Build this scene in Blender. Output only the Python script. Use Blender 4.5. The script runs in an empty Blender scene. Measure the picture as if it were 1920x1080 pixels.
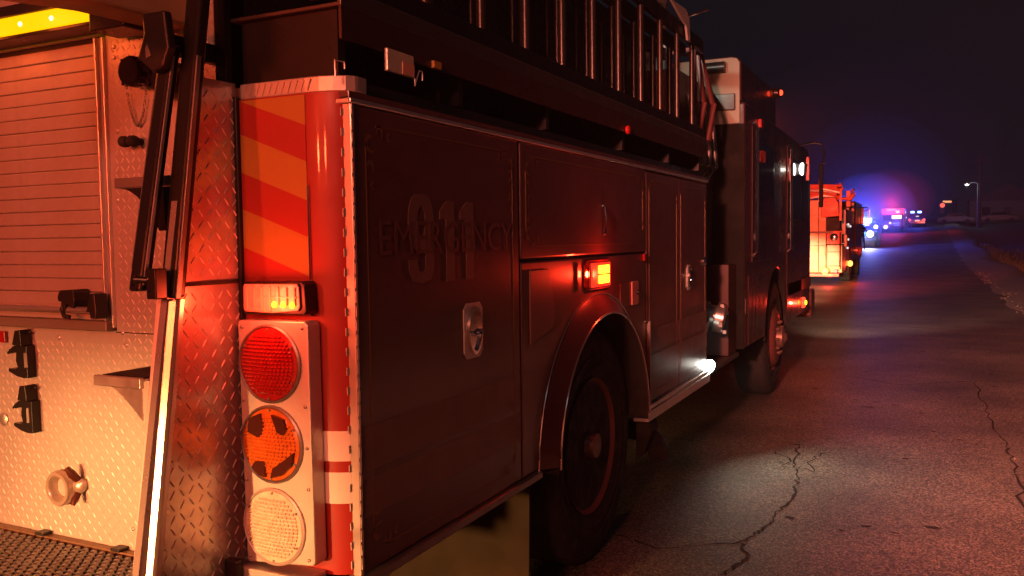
import bpy, bmesh, math, random
from mathutils import Vector, Matrix
random.seed(4)
R = math.radians
scene = bpy.context.scene
COL = scene.collection
# ------------------------------------------------------------------ camera
cam_d = bpy.data.cameras.new('camera')
cam = bpy.data.objects.new('camera', cam_d); COL.objects.link(cam)
CR = Vector((0.8983533, 0.4390835, -0.0129215)); CF = Vector((-0.4390579, 0.8966019, -0.0577341)); CU = CR.cross(CF).normalized()
cam.matrix_world = Matrix(((CR.x, CU.x, -CF.x, 1.3), (CR.y, CU.y, -CF.y, -1.73), (CR.z, CU.z, -CF.z, 1.46), (0, 0, 0, 1)))
cam_d.sensor_width = 36; cam_d.lens = 36 * 1605 / 1920
cam_d.clip_start = 0.05; cam_d.clip_end = 2000
scene.camera = cam
# ------------------------------------------------------------------ world: night sky
w = bpy.data.worlds.new('World'); scene.world = w; w.use_nodes = True
nt = w.node_tree; nt.nodes.clear()
sk = nt.nodes.new('ShaderNodeTexSky'); sk.sky_type = 'NISHITA'; sk.sun_disc = False
sk.sun_elevation = R(-4.0); sk.sun_rotation = R(200)
bg = nt.nodes.new('ShaderNodeBackground'); bg.inputs['Strength'].default_value = 0.1
out = nt.nodes.new('ShaderNodeOutputWorld')
b2 = nt.nodes.new('ShaderNodeBackground'); b2.inputs['Color'].default_value = (.42, .68, 1, 1); b2.inputs['Strength'].default_value = .0055   # faint night airglow
ad = nt.nodes.new('ShaderNodeAddShader')
nt.links.new(sk.outputs[0], bg.inputs[0]); nt.links.new(bg.outputs[0], ad.inputs[0]); nt.links.new(b2.outputs[0], ad.inputs[1]); nt.links.new(ad.outputs[0], out.inputs[0])
# faint moonlight
sd = bpy.data.lights.new('moon', 'SUN'); sd.energy = 0.012; sd.angle = R(0.5); sd.color = (0.8, 0.85, 1)
so = bpy.data.objects.new('moon', sd); so.rotation_euler = (R(50), 0, R(30)); COL.objects.link(so)
scene.view_settings.view_transform = 'Standard'
scene.view_settings.look = 'None'
scene.view_settings.exposure = 0; scene.view_settings.gamma = 1
scene.view_settings.use_curve_mapping = False
scene.render.engine = 'CYCLES'
cy = scene.cycles
cy.use_denoising = True; cy.max_bounces = 6; cy.diffuse_bounces = 3; cy.glossy_bounces = 4
cy.transmission_bounces = 4; cy.volume_bounces = 0; cy.sample_clamp_indirect = 3; cy.caustics_reflective = False; cy.caustics_refractive = False
RED = (1, .035, .015); AMB = (1, .30, .015); WARM = (1, .41, .13); WHITE = (1, .93, .76); BLUE = (.05, .08, 1)

def lamp(name, kind, loc, power, color, size=.05, target=None, angle=60, blend=.5):
    d = bpy.data.lights.new(name, kind); d.energy = power; d.color = color
    if kind != 'SUN': d.shadow_soft_size = size if loc[1] < 0 else (min(size, .015) if loc[1] < 30 else .35)
    if kind == 'SPOT': d.spot_size = R(angle); d.spot_blend = blend
    o = bpy.data.objects.new(name, d); o.location = loc
    if target is not None:
        o.rotation_euler = (Vector(target) - Vector(loc)).to_track_quat('-Z', 'Y').to_euler()
    COL.objects.link(o); return o

# lights of the vehicles standing behind the camera: headlamps, red beacons, then added red fills
lamp('headlamp_behind', 'SPOT', (-1.15, -5.2, .80), 2150, WARM, .08, (-.64, 0, .30), 21.5, .7)
lamp('headlamp_behind', 'SPOT', (-2.75, -5.2, .80), 1100, WARM, .08, (-1.3, 0, .30), 22, .75)
lamp('red_beacon_and_fill', 'POINT', (-1.9, -6.0, 2.3), 760, (1, .085, .025), .15)
lamp('red_beacon_and_fill', 'POINT', (-.3, -6.0, 2.3), 520, (1, .085, .025), .15)
lamp('red_beacon_and_fill', 'POINT', (1.2, -5.5, 3.2), 540, (1, .22, .12), .3)  # red fill added for the truck's side and near road
lamp('red_beacon_and_fill', 'SPOT', (.9, -5.5, 3.0), 26000, (1, .24, .16), .2, (5.0, 16, 0), 40, 1)  # added red spot that reddens the far road, aimed clear of the truck
# ------------------------------------------------------------------ materials
MATS = {}
HAZE = .0008
def mat(name, col, rough=.5, metal=0., coat=0., emis=None, es=0., noise=0., nscale=8., bump=0., bscale=60., spec=.5, trans=0., ior=1.45):
    if name in MATS: return MATS[name]
    m = bpy.data.materials.new(name); m.use_nodes = True
    t = m.node_tree; b = t.nodes['Principled BSDF']
    b.inputs['Base Color'].default_value = (*col, 1); b.inputs['Roughness'].default_value = rough
    b.inputs['Metallic'].default_value = metal; b.inputs['Coat Weight'].default_value = coat
    b.inputs['Coat Roughness'].default_value = .06; b.inputs['Specular IOR Level'].default_value = spec
    b.inputs['Transmission Weight'].default_value = trans; b.inputs['IOR'].default_value = ior
    if emis: b.inputs['Emission Color'].default_value = (*emis, 1); b.inputs['Emission Strength'].default_value = es
    if noise or bump:
        tc = t.nodes.new('ShaderNodeTexCoord')
    if noise:
        n = t.nodes.new('ShaderNodeTexNoise'); n.inputs['Scale'].default_value = nscale; n.inputs['Detail'].default_value = 8
        n.inputs['Roughness'].default_value = .65
        t.links.new(tc.outputs['Object'], n.inputs['Vector'])
        mr = t.nodes.new('ShaderNodeMapRange'); mr.inputs[1].default_value = .25; mr.inputs[2].default_value = .75
        mr.inputs[3].default_value = 1 - noise; mr.inputs[4].default_value = 1 + noise * .5
        t.links.new(n.outputs[0], mr.inputs[0])
        mx = t.nodes.new('ShaderNodeMix'); mx.data_type = 'RGBA'; mx.blend_type = 'MULTIPLY'; mx.inputs[0].default_value = 1
        mx.inputs[6].default_value = (*col, 1)
        cb = t.nodes.new('ShaderNodeCombineColor')
        for k in range(3): t.links.new(mr.outputs[0], cb.inputs[k])
        t.links.new(cb.outputs[0], mx.inputs[7]); t.links.new(mx.outputs[2], b.inputs['Base Color'])
        m2 = t.nodes.new('ShaderNodeMapRange'); m2.inputs[1].default_value = .3; m2.inputs[2].default_value = .7
        m2.inputs[3].default_value = min(1, rough * 1.35); m2.inputs[4].default_value = rough * .8
        t.links.new(n.outputs[0], m2.inputs[0]); t.links.new(m2.outputs[0], b.inputs['Roughness'])
    if bump:
        n = t.nodes.new('ShaderNodeTexNoise'); n.inputs['Scale'].default_value = bscale; n.inputs['Detail'].default_value = 4
        t.links.new(tc.outputs['Object'], n.inputs['Vector'])
        bp = t.nodes.new('ShaderNodeBump'); bp.inputs['Strength'].default_value = bump; bp.inputs['Distance'].default_value = .01
        t.links.new(n.outputs[0], bp.inputs['Height']); t.links.new(bp.outputs[0], b.inputs['Normal'])
    MATS[name] = m; return m
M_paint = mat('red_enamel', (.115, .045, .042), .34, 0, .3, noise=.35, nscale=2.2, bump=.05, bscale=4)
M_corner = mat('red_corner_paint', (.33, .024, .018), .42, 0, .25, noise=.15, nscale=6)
M_plate = mat('brushed_treadplate', (.60, .58, .55), .42, .6, noise=.45, nscale=4)
M_plate2 = mat('polished_treadplate', (.66, .61, .57), .22, .62, noise=.4, nscale=7)
M_alu = mat('satin_aluminium', (.72, .70, .67), .34, .85, noise=.15, nscale=12)
M_slat = mat('roller_door_aluminium', (.50, .46, .42), .45, .45, noise=.3, nscale=4, bump=.02, bscale=30)
M_chrome = mat('chrome', (.85, .85, .85), .09, 1.)
M_black = mat('black_plastic', (.018, .017, .017), .35, noise=.2)
M_blackm = mat('black_coated_metal', (.02, .018, .018), .28, .2, noise=.2)
M_rub = mat('tyre_rubber', (.022, .021, .02), .75, noise=.35, nscale=14, bump=.1, bscale=90)
M_dark = mat('dark_underbody', (.015, .013, .012), .8, noise=.3)
M_cream = mat('white_enamel', (.55, .53, .48), .4, 0, .2, noise=.12)
M_tape_o = mat('orange_reflective_tape', (.40, .21, .04), .45, noise=.1, bump=.05, bscale=300)
M_tape_r = mat('red_reflective_tape', (.34, .03, .02), .45, noise=.1, bump=.05, bscale=300)
M_tape_w = mat('white_reflective_tape', (.80, .78, .72), .5, noise=.1, bump=.04, bscale=300)
M_cast = mat('cast_aluminium_bezel', (.66, .62, .58), .42, .55, noise=.12, nscale=20)
M_gold = mat('gold_leaf', (.22, .11, .05), .4, .3)
M_flap = mat('tan_vinyl', (.55, .36, .20), .6, noise=.15, nscale=5, bump=.06)
M_mud = mat('pale_rubber_mud_flap', (.03, .022, .014), .9, noise=.18, nscale=6, spec=.15)
M_gun = mat('dull_steel', (.30, .29, .28), .4, .8, noise=.2)
M_glass = mat('dark_glass', (.01, .012, .015), .06, 0, .5)
M_hose = mat('grey_hose', (.10, .10, .10), .7, noise=.2)
def lensmat(name, col, axis_scale=230, trans=.0, rough=.16, col2=None):
    m = bpy.data.materials.new(name); m.use_nodes = True; t = m.node_tree; b = t.nodes['Principled BSDF']
    b.inputs['Base Color'].default_value = (*col, 1); b.inputs['Roughness'].default_value = rough
    b.inputs['Coat Weight'].default_value = .7; b.inputs['Coat Roughness'].default_value = .05
    tc = t.nodes.new('ShaderNodeTexCoord'); n = t.nodes.new('ShaderNodeTexNoise'); n.inputs['Scale'].default_value = 45
    n.inputs['Detail'].default_value = 3
    t.links.new(tc.outputs['Object'], n.inputs['Vector'])
    mx = t.nodes.new('ShaderNodeMix'); mx.data_type = 'RGBA'; mx.inputs[6].default_value = (*[c * .62 for c in col], 1); mx.inputs[7].default_value = (*(col2 or col), 1)
    t.links.new(n.outputs[0], mx.inputs[0]); t.links.new(mx.outputs[2], b.inputs['Base Color'])
    return m
M_lr = lensmat('red_lens', (.30, .006, .006), col2=(.42, .02, .015), rough=.1)
M_la = lensmat('amber_lens', (.45, .09, .01), col2=(.75, .22, .03), rough=.1)
M_lc = lensmat('clear_lens', (.72, .62, .45), rough=.10, col2=(.95, .88, .72))
def emit(name, col, s): return mat(name, (.02, .02, .02), .4, emis=col, es=s)
E_amb = emit('lit_amber_lens', (1, .42, .0), 1.7)
E_ambdot = emit('lit_amber_diode', (1, .85, .25), 7)
E_led = emit('lit_amber_led', (1, .72, .02), 3.2)
E_red = emit('lit_red_lamp', (1, .05, .015), 4)
E_core = emit('lit_red_lamp_core', (1, .62, .02), 5)
E_white = emit('lit_white_lamp', (1, .97, .88), 30)
E_whites = emit('small_white_lamp', (1, .93, .85), 5)
E_blue = emit('lit_blue_beacon', (.15, .35, 1), 10)
E_bluew = emit('bright_blue_white_beacon', (.35, .75, 1), 14)
E_cyan = emit('cyan_lamp', (.05, .55, .9), 3)
E_pink = emit('pinkish_headlamp', (1, .65, .75), 3)
E_tail = emit('lit_tail_lamp', (1, .10, .08), 2.2)
E_beacon = emit('lit_red_beacon', (1, .09, .10), 5)
E_orange = emit('lit_orange_sign', (1, .38, .16), 1.2)
E_street = emit('street_lamp_light', (.9, 1, .85), 2.6)
# ------------------------------------------------------------------ mesh builder
class MB:
    def __init__(s): s.v = []; s.f = []
    def add(s, vs, fs):
        o = len(s.v); s.v += [tuple(v) for v in vs]; s.f += [tuple(i + o for i in f) for f in fs]; return s
    def box(s, x0, x1, y0, y1, z0, z1):
        x0, x1 = sorted((x0, x1)); y0, y1 = sorted((y0, y1)); z0, z1 = sorted((z0, z1))
        return s.add([(x, y, z) for x in (x0, x1) for y in (y0, y1) for z in (z0, z1)],
                     [(0, 1, 3, 2), (4, 6, 7, 5), (0, 4, 5, 1), (2, 3, 7, 6), (0, 2, 6, 4), (1, 5, 7, 3)])
    def prism(s, pts, ax, a, b):
        "pts: 2-D outline, ax: axis extruded along (0: (y,z), 1: (x,z), 2: (x,y))"
        def P(p, t): return (t, p[0], p[1]) if ax == 0 else ((p[0], t, p[1]) if ax == 1 else (p[0], p[1], t))
        n = len(pts)
        return s.add([P(p, a) for p in pts] + [P(p, b) for p in pts],
                     [tuple(range(n))[::-1], tuple(range(n, 2 * n))] + [(i, (i + 1) % n, n + (i + 1) % n, n + i) for i in range(n)])
    def ring(s, outer, inner, ax, a, b):
        def P(p, t): return (t, p[0], p[1]) if ax == 0 else ((p[0], t, p[1]) if ax == 1 else (p[0], p[1], t))
        n = len(outer); vs = [P(p, a) for p in outer] + [P(p, a) for p in inner] + [P(p, b) for p in outer] + [P(p, b) for p in inner]
        fs = []
        for i in range(n):
            j = (i + 1) % n
            fs += [(i, j, n + j, n + i), (2 * n + i, 3 * n + i, 3 * n + j, 2 * n + j), (i, 2 * n + i, 2 * n + j, j), (n + i, n + j, 3 * n + j, 3 * n + i)]
        return s.add(vs, fs)
    def tube(s, pts, r, n=8, closed=False):
        pts = [Vector(p) for p in pts]; rings = []; m = len(pts)
        for i, p in enumerate(pts):
            if closed: d = pts[(i + 1) % m] - pts[i - 1]
            else: d = pts[min(i + 1, m - 1)] - pts[max(i - 1, 0)]
            d.normalize()
            u = d.cross(Vector((0, 0, 1)))
            if u.length < .15: u = d.cross(Vector((1, 0, 0)))
            u.normalize(); v = d.cross(u)
            rr = r[i] if isinstance(r, (list, tuple)) else r
            rings.append([p + (u * math.cos(2 * math.pi * k / n) + v * math.sin(2 * math.pi * k / n)) * rr for k in range(n)])
        vs = [q for rg in rings for q in rg]; fs = []
        for i in range(m if closed else m - 1):
            a, b = i * n, ((i + 1) % m) * n
            fs += [(a + k, a + (k + 1) % n, b + (k + 1) % n, b + k) for k in range(n)]
        if not closed: fs += [tuple(range(n))[::-1], tuple(range((m - 1) * n, m * n))]
        return s.add(vs, fs)
    def lathe(s, prof, origin, axis, n=32):
        "prof: (distance along axis, radius)"
        axis = Vector(axis).normalized(); o = Vector(origin)
        u = axis.cross(Vector((0, 0, 1)));
        if u.length < .1: u = axis.cross(Vector((1, 0, 0)))
        u.normalize(); v = axis.cross(u); vs = []
        for t, r in prof:
            vs += [o + axis * t + (u * math.cos(2 * math.pi * k / n) + v * math.sin(2 * math.pi * k / n)) * max(r, 1e-4) for k in range(n)]
        fs = []
        for i in range(len(prof) - 1):
            fs += [(i * n + k, i * n + (k + 1) % n, (i + 1) * n + (k + 1) % n, (i + 1) * n + k) for k in range(n)]
        fs += [tuple(range(n))[::-1], tuple(range((len(prof) - 1) * n, len(prof) * n))]
        return s.add(vs, fs)
    def build(s, name, m, parent=None, smooth=False, bevel=0, kind=None, seg=2):
        me = bpy.data.meshes.new(name); me.from_pydata(s.v, [], s.f)
        b = bmesh.new(); b.from_mesh(me); bmesh.ops.recalc_face_normals(b, faces=b.faces)
        if smooth:
            for f_ in b.faces: f_.smooth = True
            for e in b.edges:
                if len(e.link_faces) == 2 and e.calc_face_angle(0) > .7: e.smooth = False
        b.to_mesh(me); b.free()
        me.materials.append(m); o = bpy.data.objects.new(name, me); COL.objects.link(o)
        if parent is not None: attach(o, parent)
        if bevel:
            bv = o.modifiers.new('bevel', 'BEVEL'); bv.width = bevel; bv.segments = seg; bv.limit_method = 'ANGLE'; bv.angle_limit = R(40)
        if kind: o['kind'] = kind
        return o
WP = {}
def wpos(o):
    return WP.get(o.name, Vector((0, 0, 0)))
def attach(o, parent):
    o.parent = parent; o.matrix_parent_inverse = Matrix.Translation(-wpos(parent))
def thing(name, loc, label, cat, group=None):
    o = bpy.data.objects.new(name, None); o.empty_display_size = .1; COL.objects.link(o); o.location = loc
    WP[o.name] = Vector(loc); o['label'] = label; o['category'] = cat
    if group: o['group'] = group
    return o
def tag(o, label, cat, group=None):
    o['label'] = label; o['category'] = cat
    if group: o['group'] = group
    return o
def struct(name, mb, m, **k): return mb.build(name, m, kind='structure', **k)
def circ(cx, cz, r, n=24, a0=0, a1=360, full=True):
    k = n if full else n + 1
    return [(cx + r * math.cos(R(a0 + (a1 - a0) * i / n)), cz + r * math.sin(R(a0 + (a1 - a0) * i / n))) for i in range(k)]
def text_mesh(txt, size, sx, name, m, parent, origin, depth=.002, bold=0.):
    "text on the right side of the vehicle: reads along +Y, faces +X"
    c = bpy.data.curves.new(name, 'FONT'); c.body = txt; c.size = size; c.extrude = depth / 2; c.offset = bold; c.resolution_u = 3
    tmp = bpy.data.objects.new('tmp', c); COL.objects.link(tmp)
    bpy.context.view_layer.update()
    me = bpy.data.meshes.new_from_object(tmp.evaluated_get(bpy.context.evaluated_depsgraph_get()))
    bpy.data.objects.remove(tmp); bpy.data.curves.remove(c)
    xs = [v.co.x for v in me.vertices]; x0 = min(xs)
    for v in me.vertices:
        x, y, z = v.co; v.co = (origin[0] + z, origin[1] + (x - x0) * sx, origin[2] + y)
    me.materials.clear(); me.materials.append(m); o = bpy.data.objects.new(name, me); COL.objects.link(o); attach(o, parent); return o
def tread(name, parent, m, origin, du, dv, wu, wv, pitch, inside=None, h=.0016, L=.42, W=.10, n=None):
    "raised lozenges of a treadplate on a plane: du, dv unit vectors; alternating diagonal bars"
    mb = MB(); du = Vector(du); dv = Vector(dv); nrm = n if n is not None else du.cross(dv); o = Vector(origin)
    nu = int(wu / pitch); nv = int(wv / pitch)
    for i in range(nu):
        for j in range(nv):
            u = (i + .5) * pitch; v = (j + .5) * pitch
            if inside and not inside(u, v): continue
            s = 1 if (i + j) % 2 else -1
            a = R(52) * s; ca, sa = math.cos(a), math.sin(a)
            c = o + du * (u + random.uniform(-.02, .02) * pitch) + dv * v
            d1 = du * ca + dv * sa; d2 = dv * ca - du * sa
            l = L * pitch * random.uniform(.94, 1.06); wd = W * pitch
            ring0 = [c + d1 * (l * p) + d2 * (wd * q) for p, q in ((-1, 0), (-.55, -1), (.55, -1), (1, 0), (.55, 1), (-.55, 1))]
            ring1 = [c + d1 * (l * p) + nrm * h for p in (-.6, .6)]
            mb.add(ring0 + ring1, [(0, 1, 6), (1, 2, 7, 6), (2, 3, 7), (3, 4, 7), (4, 5, 6, 7), (5, 0, 6)])
    return mb.build(name, m, parent, smooth=False, kind='stuff')

# ------------------------------------------------------------------ terrain, road
def zg(y):
    if y < 42: return 0.0
    if y < 52: return .033 * (y - 42) ** 2 / 20
    return .033 * 5 + .033 * (y - 52) if y < 170 else .033 * 5 + .033 * 118
def sheet(xs, ys, zf):
    mb = MB(); n = len(xs)
    mb.add([(x, y, zf(x, y)) for y in ys for x in xs], [(j * n + i, j * n + i + 1, (j + 1) * n + i + 1, (j + 1) * n + i) for j in range(len(ys) - 1) for i in range(n - 1)])
    return mb
def frange(a, b, s):
    r = []
    while a < b: r.append(a); a += s
    return r + [b]
YS = frange(-30, 42, 3) + frange(43, 170, 2.5) + [260]
def asphalt():
    m = bpy.data.materials.new('worn_chipseal_asphalt'); m.use_nodes = True; t = m.node_tree; b = t.nodes['Principled BSDF']
    tc = t.nodes.new('ShaderNodeTexCoord')
    n1 = t.nodes.new('ShaderNodeTexNoise'); n1.inputs['Scale'].default_value = 95; n1.inputs['Detail'].default_value = 5
    n2 = t.nodes.new('ShaderNodeTexNoise'); n2.inputs['Scale'].default_value = .9; n2.inputs['Detail'].default_value = 6
    vo = t.nodes.new('ShaderNodeTexVoronoi'); vo.inputs['Scale'].default_value = 120
    for n in (n1, n2, vo): t.links.new(tc.outputs['Object'], n.inputs['Vector'])
    r = t.nodes.new('ShaderNodeValToRGB'); e = r.color_ramp.elements
    e[0].position = .3; e[0].color = (.085, .08, .072, 1); e[1].position = .72; e[1].color = (.15, .14, .125, 1)
    t.links.new(n1.outputs[0], r.inputs[0])
    r2 = t.nodes.new('ShaderNodeValToRGB'); e = r2.color_ramp.elements
    e[0].position = .3; e[0].color = (.42, .41, .40, 1); e[1].position = .7; e[1].color = (1.3, 1.24, 1.15, 1)
    t.links.new(n2.outputs[0], r2.inputs[0])
    mx = t.nodes.new('ShaderNodeMix'); mx.data_type = 'RGBA'; mx.blend_type = 'MULTIPLY'; mx.inputs[0].default_value = 1
    t.links.new(r.outputs[0], mx.inputs[6]); t.links.new(r2.outputs[0], mx.inputs[7])
    v2 = t.nodes.new('ShaderNodeTexVoronoi'); v2.inputs['Scale'].default_value = 120; t.links.new(tc.outputs['Object'], v2.inputs['Vector'])
    bw = t.nodes.new('ShaderNodeRGBToBW'); t.links.new(v2.outputs['Color'], bw.inputs[0])
    r3 = t.nodes.new('ShaderNodeValToRGB'); e = r3.color_ramp.elements
    e[0].position = .2; e[0].color = (.45, .44, .42, 1); e[1].position = .55; e[1].color = (1, 1, 1, 1); e2 = r3.color_ramp.elements.new(.80); e2.color = (2.3, 2.2, 2.0, 1)
    t.links.new(bw.outputs[0], r3.inputs[0])
    m3 = t.nodes.new('ShaderNodeMix'); m3.data_type = 'RGBA'; m3.blend_type = 'MULTIPLY'; m3.inputs[0].default_value = 1
    t.links.new(mx.outputs[2], m3.inputs[6]); t.links.new(r3.outputs[0], m3.inputs[7]); t.links.new(m3.outputs[2], b.inputs['Base Color'])
    b.inputs['Roughness'].default_value = .62
    bp = t.nodes.new('ShaderNodeBump'); bp.inputs['Strength'].default_value = .7; bp.inputs['Distance'].default_value = .004
    t.links.new(vo.outputs[0], bp.inputs['Height']); t.links.new(bp.outputs[0], b.inputs['Normal'])
    return m
M_asph = asphalt()
M_gravel = mat('gravel_shoulder', (.30, .26, .21), .9, noise=.5, nscale=14, bump=1., bscale=70)
M_grassg = mat('dark_grass_soil', (.045, .045, .025), .95, noise=.5, nscale=3, bump=1., bscale=20)
def zt(x, y):
    d = x - 4.6
    z = zg(y) - .03
    if d > 0: z -= .55 * math.sin(min(d / 3.2, 1) * math.pi) * .6
    if x > 8: z += min((x - 8) * .05, 1.2)
    return z
XS = [-150, -60, -25, -12, -6, 0, 3.9, 4.6, 5.2, 5.8, 6.4, 7.2, 8, 10, 14, 20, 30, 45, 60, 100, 160]
struct('ground', sheet(XS, YS, zt), M_grassg, smooth=True)
struct('road', sheet([-8, -4, 0, 2.8], YS, lambda x, y: zg(y)), M_asph, smooth=True)
mb = MB(); ed = []
n = 0
for y in frange(-30, 170, .8):
    e1 = 2.74 + .07 * math.sin(y * 1.3) + random.uniform(-.05, .05); e2 = 4.1 + .16 * math.sin(y * .37) + random.uniform(-.14, .14)
    row = [(e1, y, zg(y) + .004), (e1 + .18, y, zg(y) + .03 + random.uniform(0, .02)), ((e1 + e2) / 2, y, zg(y) + .035 + random.uniform(0, .03)),
           (e2 - .25, y, zg(y) + .09 + random.uniform(-.03, .05)), (e2 + .1, y, zg(y) + .05 + random.uniform(-.03, .03)), (e2 + .55, y, zg(y) - .16)]
    ed.append(row)
mb.add([p for r in ed for p in r], [(j * 6 + i, j * 6 + i + 1, (j + 1) * 6 + i + 1, (j + 1) * 6 + i) for j in range(len(ed) - 1) for i in range(5)])
struct('gravel_shoulder', mb, M_gravel, smooth=True)
mb = MB()
for k in range(2600):
    y = -1 + 34 * random.random() ** 1.3; x = random.gauss(3.3, .5)
    if k % 24 == 0: x = random.uniform(.1, 3)
    elif x < 2.7 or x > 4.4: continue
    s = random.uniform(.006, .022) * (.4 if k % 24 == 0 else 1.2); z = zg(y) + (.03 if x > 2.8 else 0)
    mb.add([(x - s, y, z), (x, y - s * .8, z), (x + s, y, z), (x, y + s, z), (x + random.uniform(-s, s) * .4, y, z + s * .9)], [(0, 1, 4), (1, 2, 4), (2, 3, 4), (3, 0, 4)])
mb.build('loose_gravel', M_gravel, kind='stuff')
# roadside grass in the ditch
M_grass = mat('dry_grass_blades', (.10, .085, .04), .8)
mb = MB()
for k in range(9000):
    y = 4 + 60 * random.random() ** 1.4; x = 4.3 + 9 * random.random() ** 1.6
    h = random.uniform(.06, .32); a = random.uniform(0, 6.3); wd = random.uniform(.004, .012) * (1 + y * .04); z = zt(x, y)
    dx, dy = math.cos(a) * wd, math.sin(a) * wd; lx, ly = random.uniform(-.12, .12), random.uniform(-.12, .12)
    mb.add([(x - dx, y - dy, z - .03), (x + dx, y + dy, z - .03), (x + lx * .4 + dx * .6, y + ly * .4 + dy * .6, z + h * .6), (x + lx, y + ly, z + h)], [(0, 1, 2), (0, 2, 3)])
mb.build('roadside_grass', M_grass, kind='stuff')
# cracks as thin near-black strips
M_crack = mat('near_black_crack', (.012, .010, .008), .9)
def crack(pts, wd, jit=.02, seed=1, n=9):
    rnd = random.Random(seed); P = []
    for a, b in zip(pts, pts[1:]):
        for i in range(n):
            t = i / n; P.append((a[0] + (b[0] - a[0]) * t + rnd.uniform(-jit, jit), a[1] + (b[1] - a[1]) * t + rnd.uniform(-jit, jit)))
    P.append(pts[-1]); mb = MB(); vs = []
    for i, p in enumerate(P):
        q = P[min(i + 1, len(P) - 1)]; o = P[max(i - 1, 0)]; d = Vector((q[0] - o[0], q[1] - o[1])); d.normalize()
        ww = wd * rnd.uniform(.25, 1.2) * (0.15 if i in (0, len(P) - 1) else 1)
        vs += [(p[0] - d.y * ww, p[1] + d.x * ww, .004 + zg(p[1])), (p[0] + d.y * ww, p[1] - d.x * ww, .004 + zg(p[1]))]
    mb.add(vs, [(2 * i, 2 * i + 1, 2 * i + 3, 2 * i + 2) for i in range(len(P) - 1)])
    struct('road_crack', mb, M_crack)
crack([(.50, 4.45), (.52, 3.95), (.60, 3.55), (.62, 3.2), (.59, 2.75), (.56, 2.5), (.50, 2.33), (.58, 2.15), (.52, 1.95), (.47, 1.7)], .0075, .018, 3)
crack([(.40, 3.9), (.52, 3.85), (.66, 3.75), (.62, 4.05), (.72, 4.3)], .006, .03, 5, 5)
crack([(.36, 4.15), (.50, 4.0), (.48, 3.7)], .006, .03, 6, 5)
crack([(.57, 7.6), (1.07, 7.25), (1.70, 7.75), (1.73, 6.2), (1.78, 4.9), (1.80, 4.3), (1.74, 3.2)], .008, .025, 8)
crack([(1.70, 7.75), (2.1, 7.9), (2.7, 8.0)], .007, .02, 9)
crack([(-.3, 12.5), (.9, 12.9), (2.6, 12.4)], .014, .06, 10)
crack([(.5, 2.33), (.2, 2.1), (-.1, 2.2)], .006, .02, 11)
mb = MB()
for k in range(60):
    y = random.uniform(2.5, 12); x = random.uniform(.2, 2.6); s = random.uniform(.012, .05)
    mb.add([(x + s * math.cos(a) * random.uniform(.5, 1), y + s * .6 * math.sin(a) * random.uniform(.5, 1), .004) for a in [i * 1.047 for i in range(6)]], [(0, 1, 2, 3, 4, 5)])
struct('road_pits', mb, M_crack)  # flat near-black patches

# thin haze volume added so that the lamps gain a glow
hb = MB().box(-155, 165, -31, 262, -1.6, 16)
mh = bpy.data.materials.new('night_haze'); mh.use_nodes = True; t = mh.node_tree; t.nodes.clear()
pv = t.nodes.new('ShaderNodeVolumePrincipled'); pv.inputs['Color'].default_value = (.9, .9, .92, 1)
pv.inputs['Density'].default_value = HAZE; pv.inputs['Anisotropy'].default_value = .35
ov = t.nodes.new('ShaderNodeOutputMaterial'); t.links.new(pv.outputs[0], ov.inputs['Volume'])
hz = hb.build('haze', mh, kind='stuff')

# ================================================================== FIRE ENGINE IN THE FOREGROUND
ENG = thing('fire_engine', (-1.25, 3.5, 0), 'large red fire engine in the foreground with treadplate back, roller door and side compartments', 'fire engine')
XR = 0.0; XL = -2.5
# main body shell (red), behind the doors
WC = (1.845, .50)   # rear wheel centre (y,z)
def arch_outline(y0, y1, z0, z1, c, r, n=28):
    a = math.asin((z0 - c[1]) / r) if z0 > c[1] else 0
    pts = [(y0, z0), (y0, z1), (y1, z1), (y1, z0)]
    arc = [(c[0] + r * math.cos(t), c[1] + r * math.sin(t)) for t in [a + (math.pi - 2 * a) * i / n for i in range(n + 1)]]
    return pts + arc
AC = (1.775, .545); AR = .60
mb = MB()
out = [(0.06, .575), (0.06, 1.83), (3.80, 1.83), (3.80, .575)] + [(AC[0] + AR * math.cos(t), AC[1] + AR * math.sin(t)) for t in [math.asin(.03 / AR) + (math.pi - 2 * math.asin(.03 / AR)) * i / 28 for i in range(29)]]
mb.prism(out, 0, -.60, -.022)
body = mb.build('body', M_paint, ENG)
mb = MB().box(-1.9, -.60, .08, 3.8, .575, 1.83).box(XL, -1.9, .06, 3.8, .575, 1.83)
mb.build('inner_body', M_dark, ENG)
MB().box(-1.0, -.62, .12, 8.4, .45, .57).box(-1.9, -1.5, .12, 8.4, .45, .57).build('chassis_frame', M_dark, ENG)
# hose bed walls above the body
MB().box(-.40, -.36, -.02, 3.8, 1.832, 2.72).box(XL, XL + .05, -.02, 3.8, 1.832, 2.72).box(XL + .05, -.405, 3.76, 3.8, 1.832, 2.72).build('hose_bed_wall', M_blackm, ENG, bevel=.004)
MB().box(-.40, -.358, .55, .60, 1.84, 2.70).box(-.36, -.335, 0.0, 3.7, 1.835, 1.865).box(-.36, -.345, .2, 3.7, 2.02, 2.05).build('hose_bed_rib', M_paint, ENG, bevel=.003)
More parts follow.
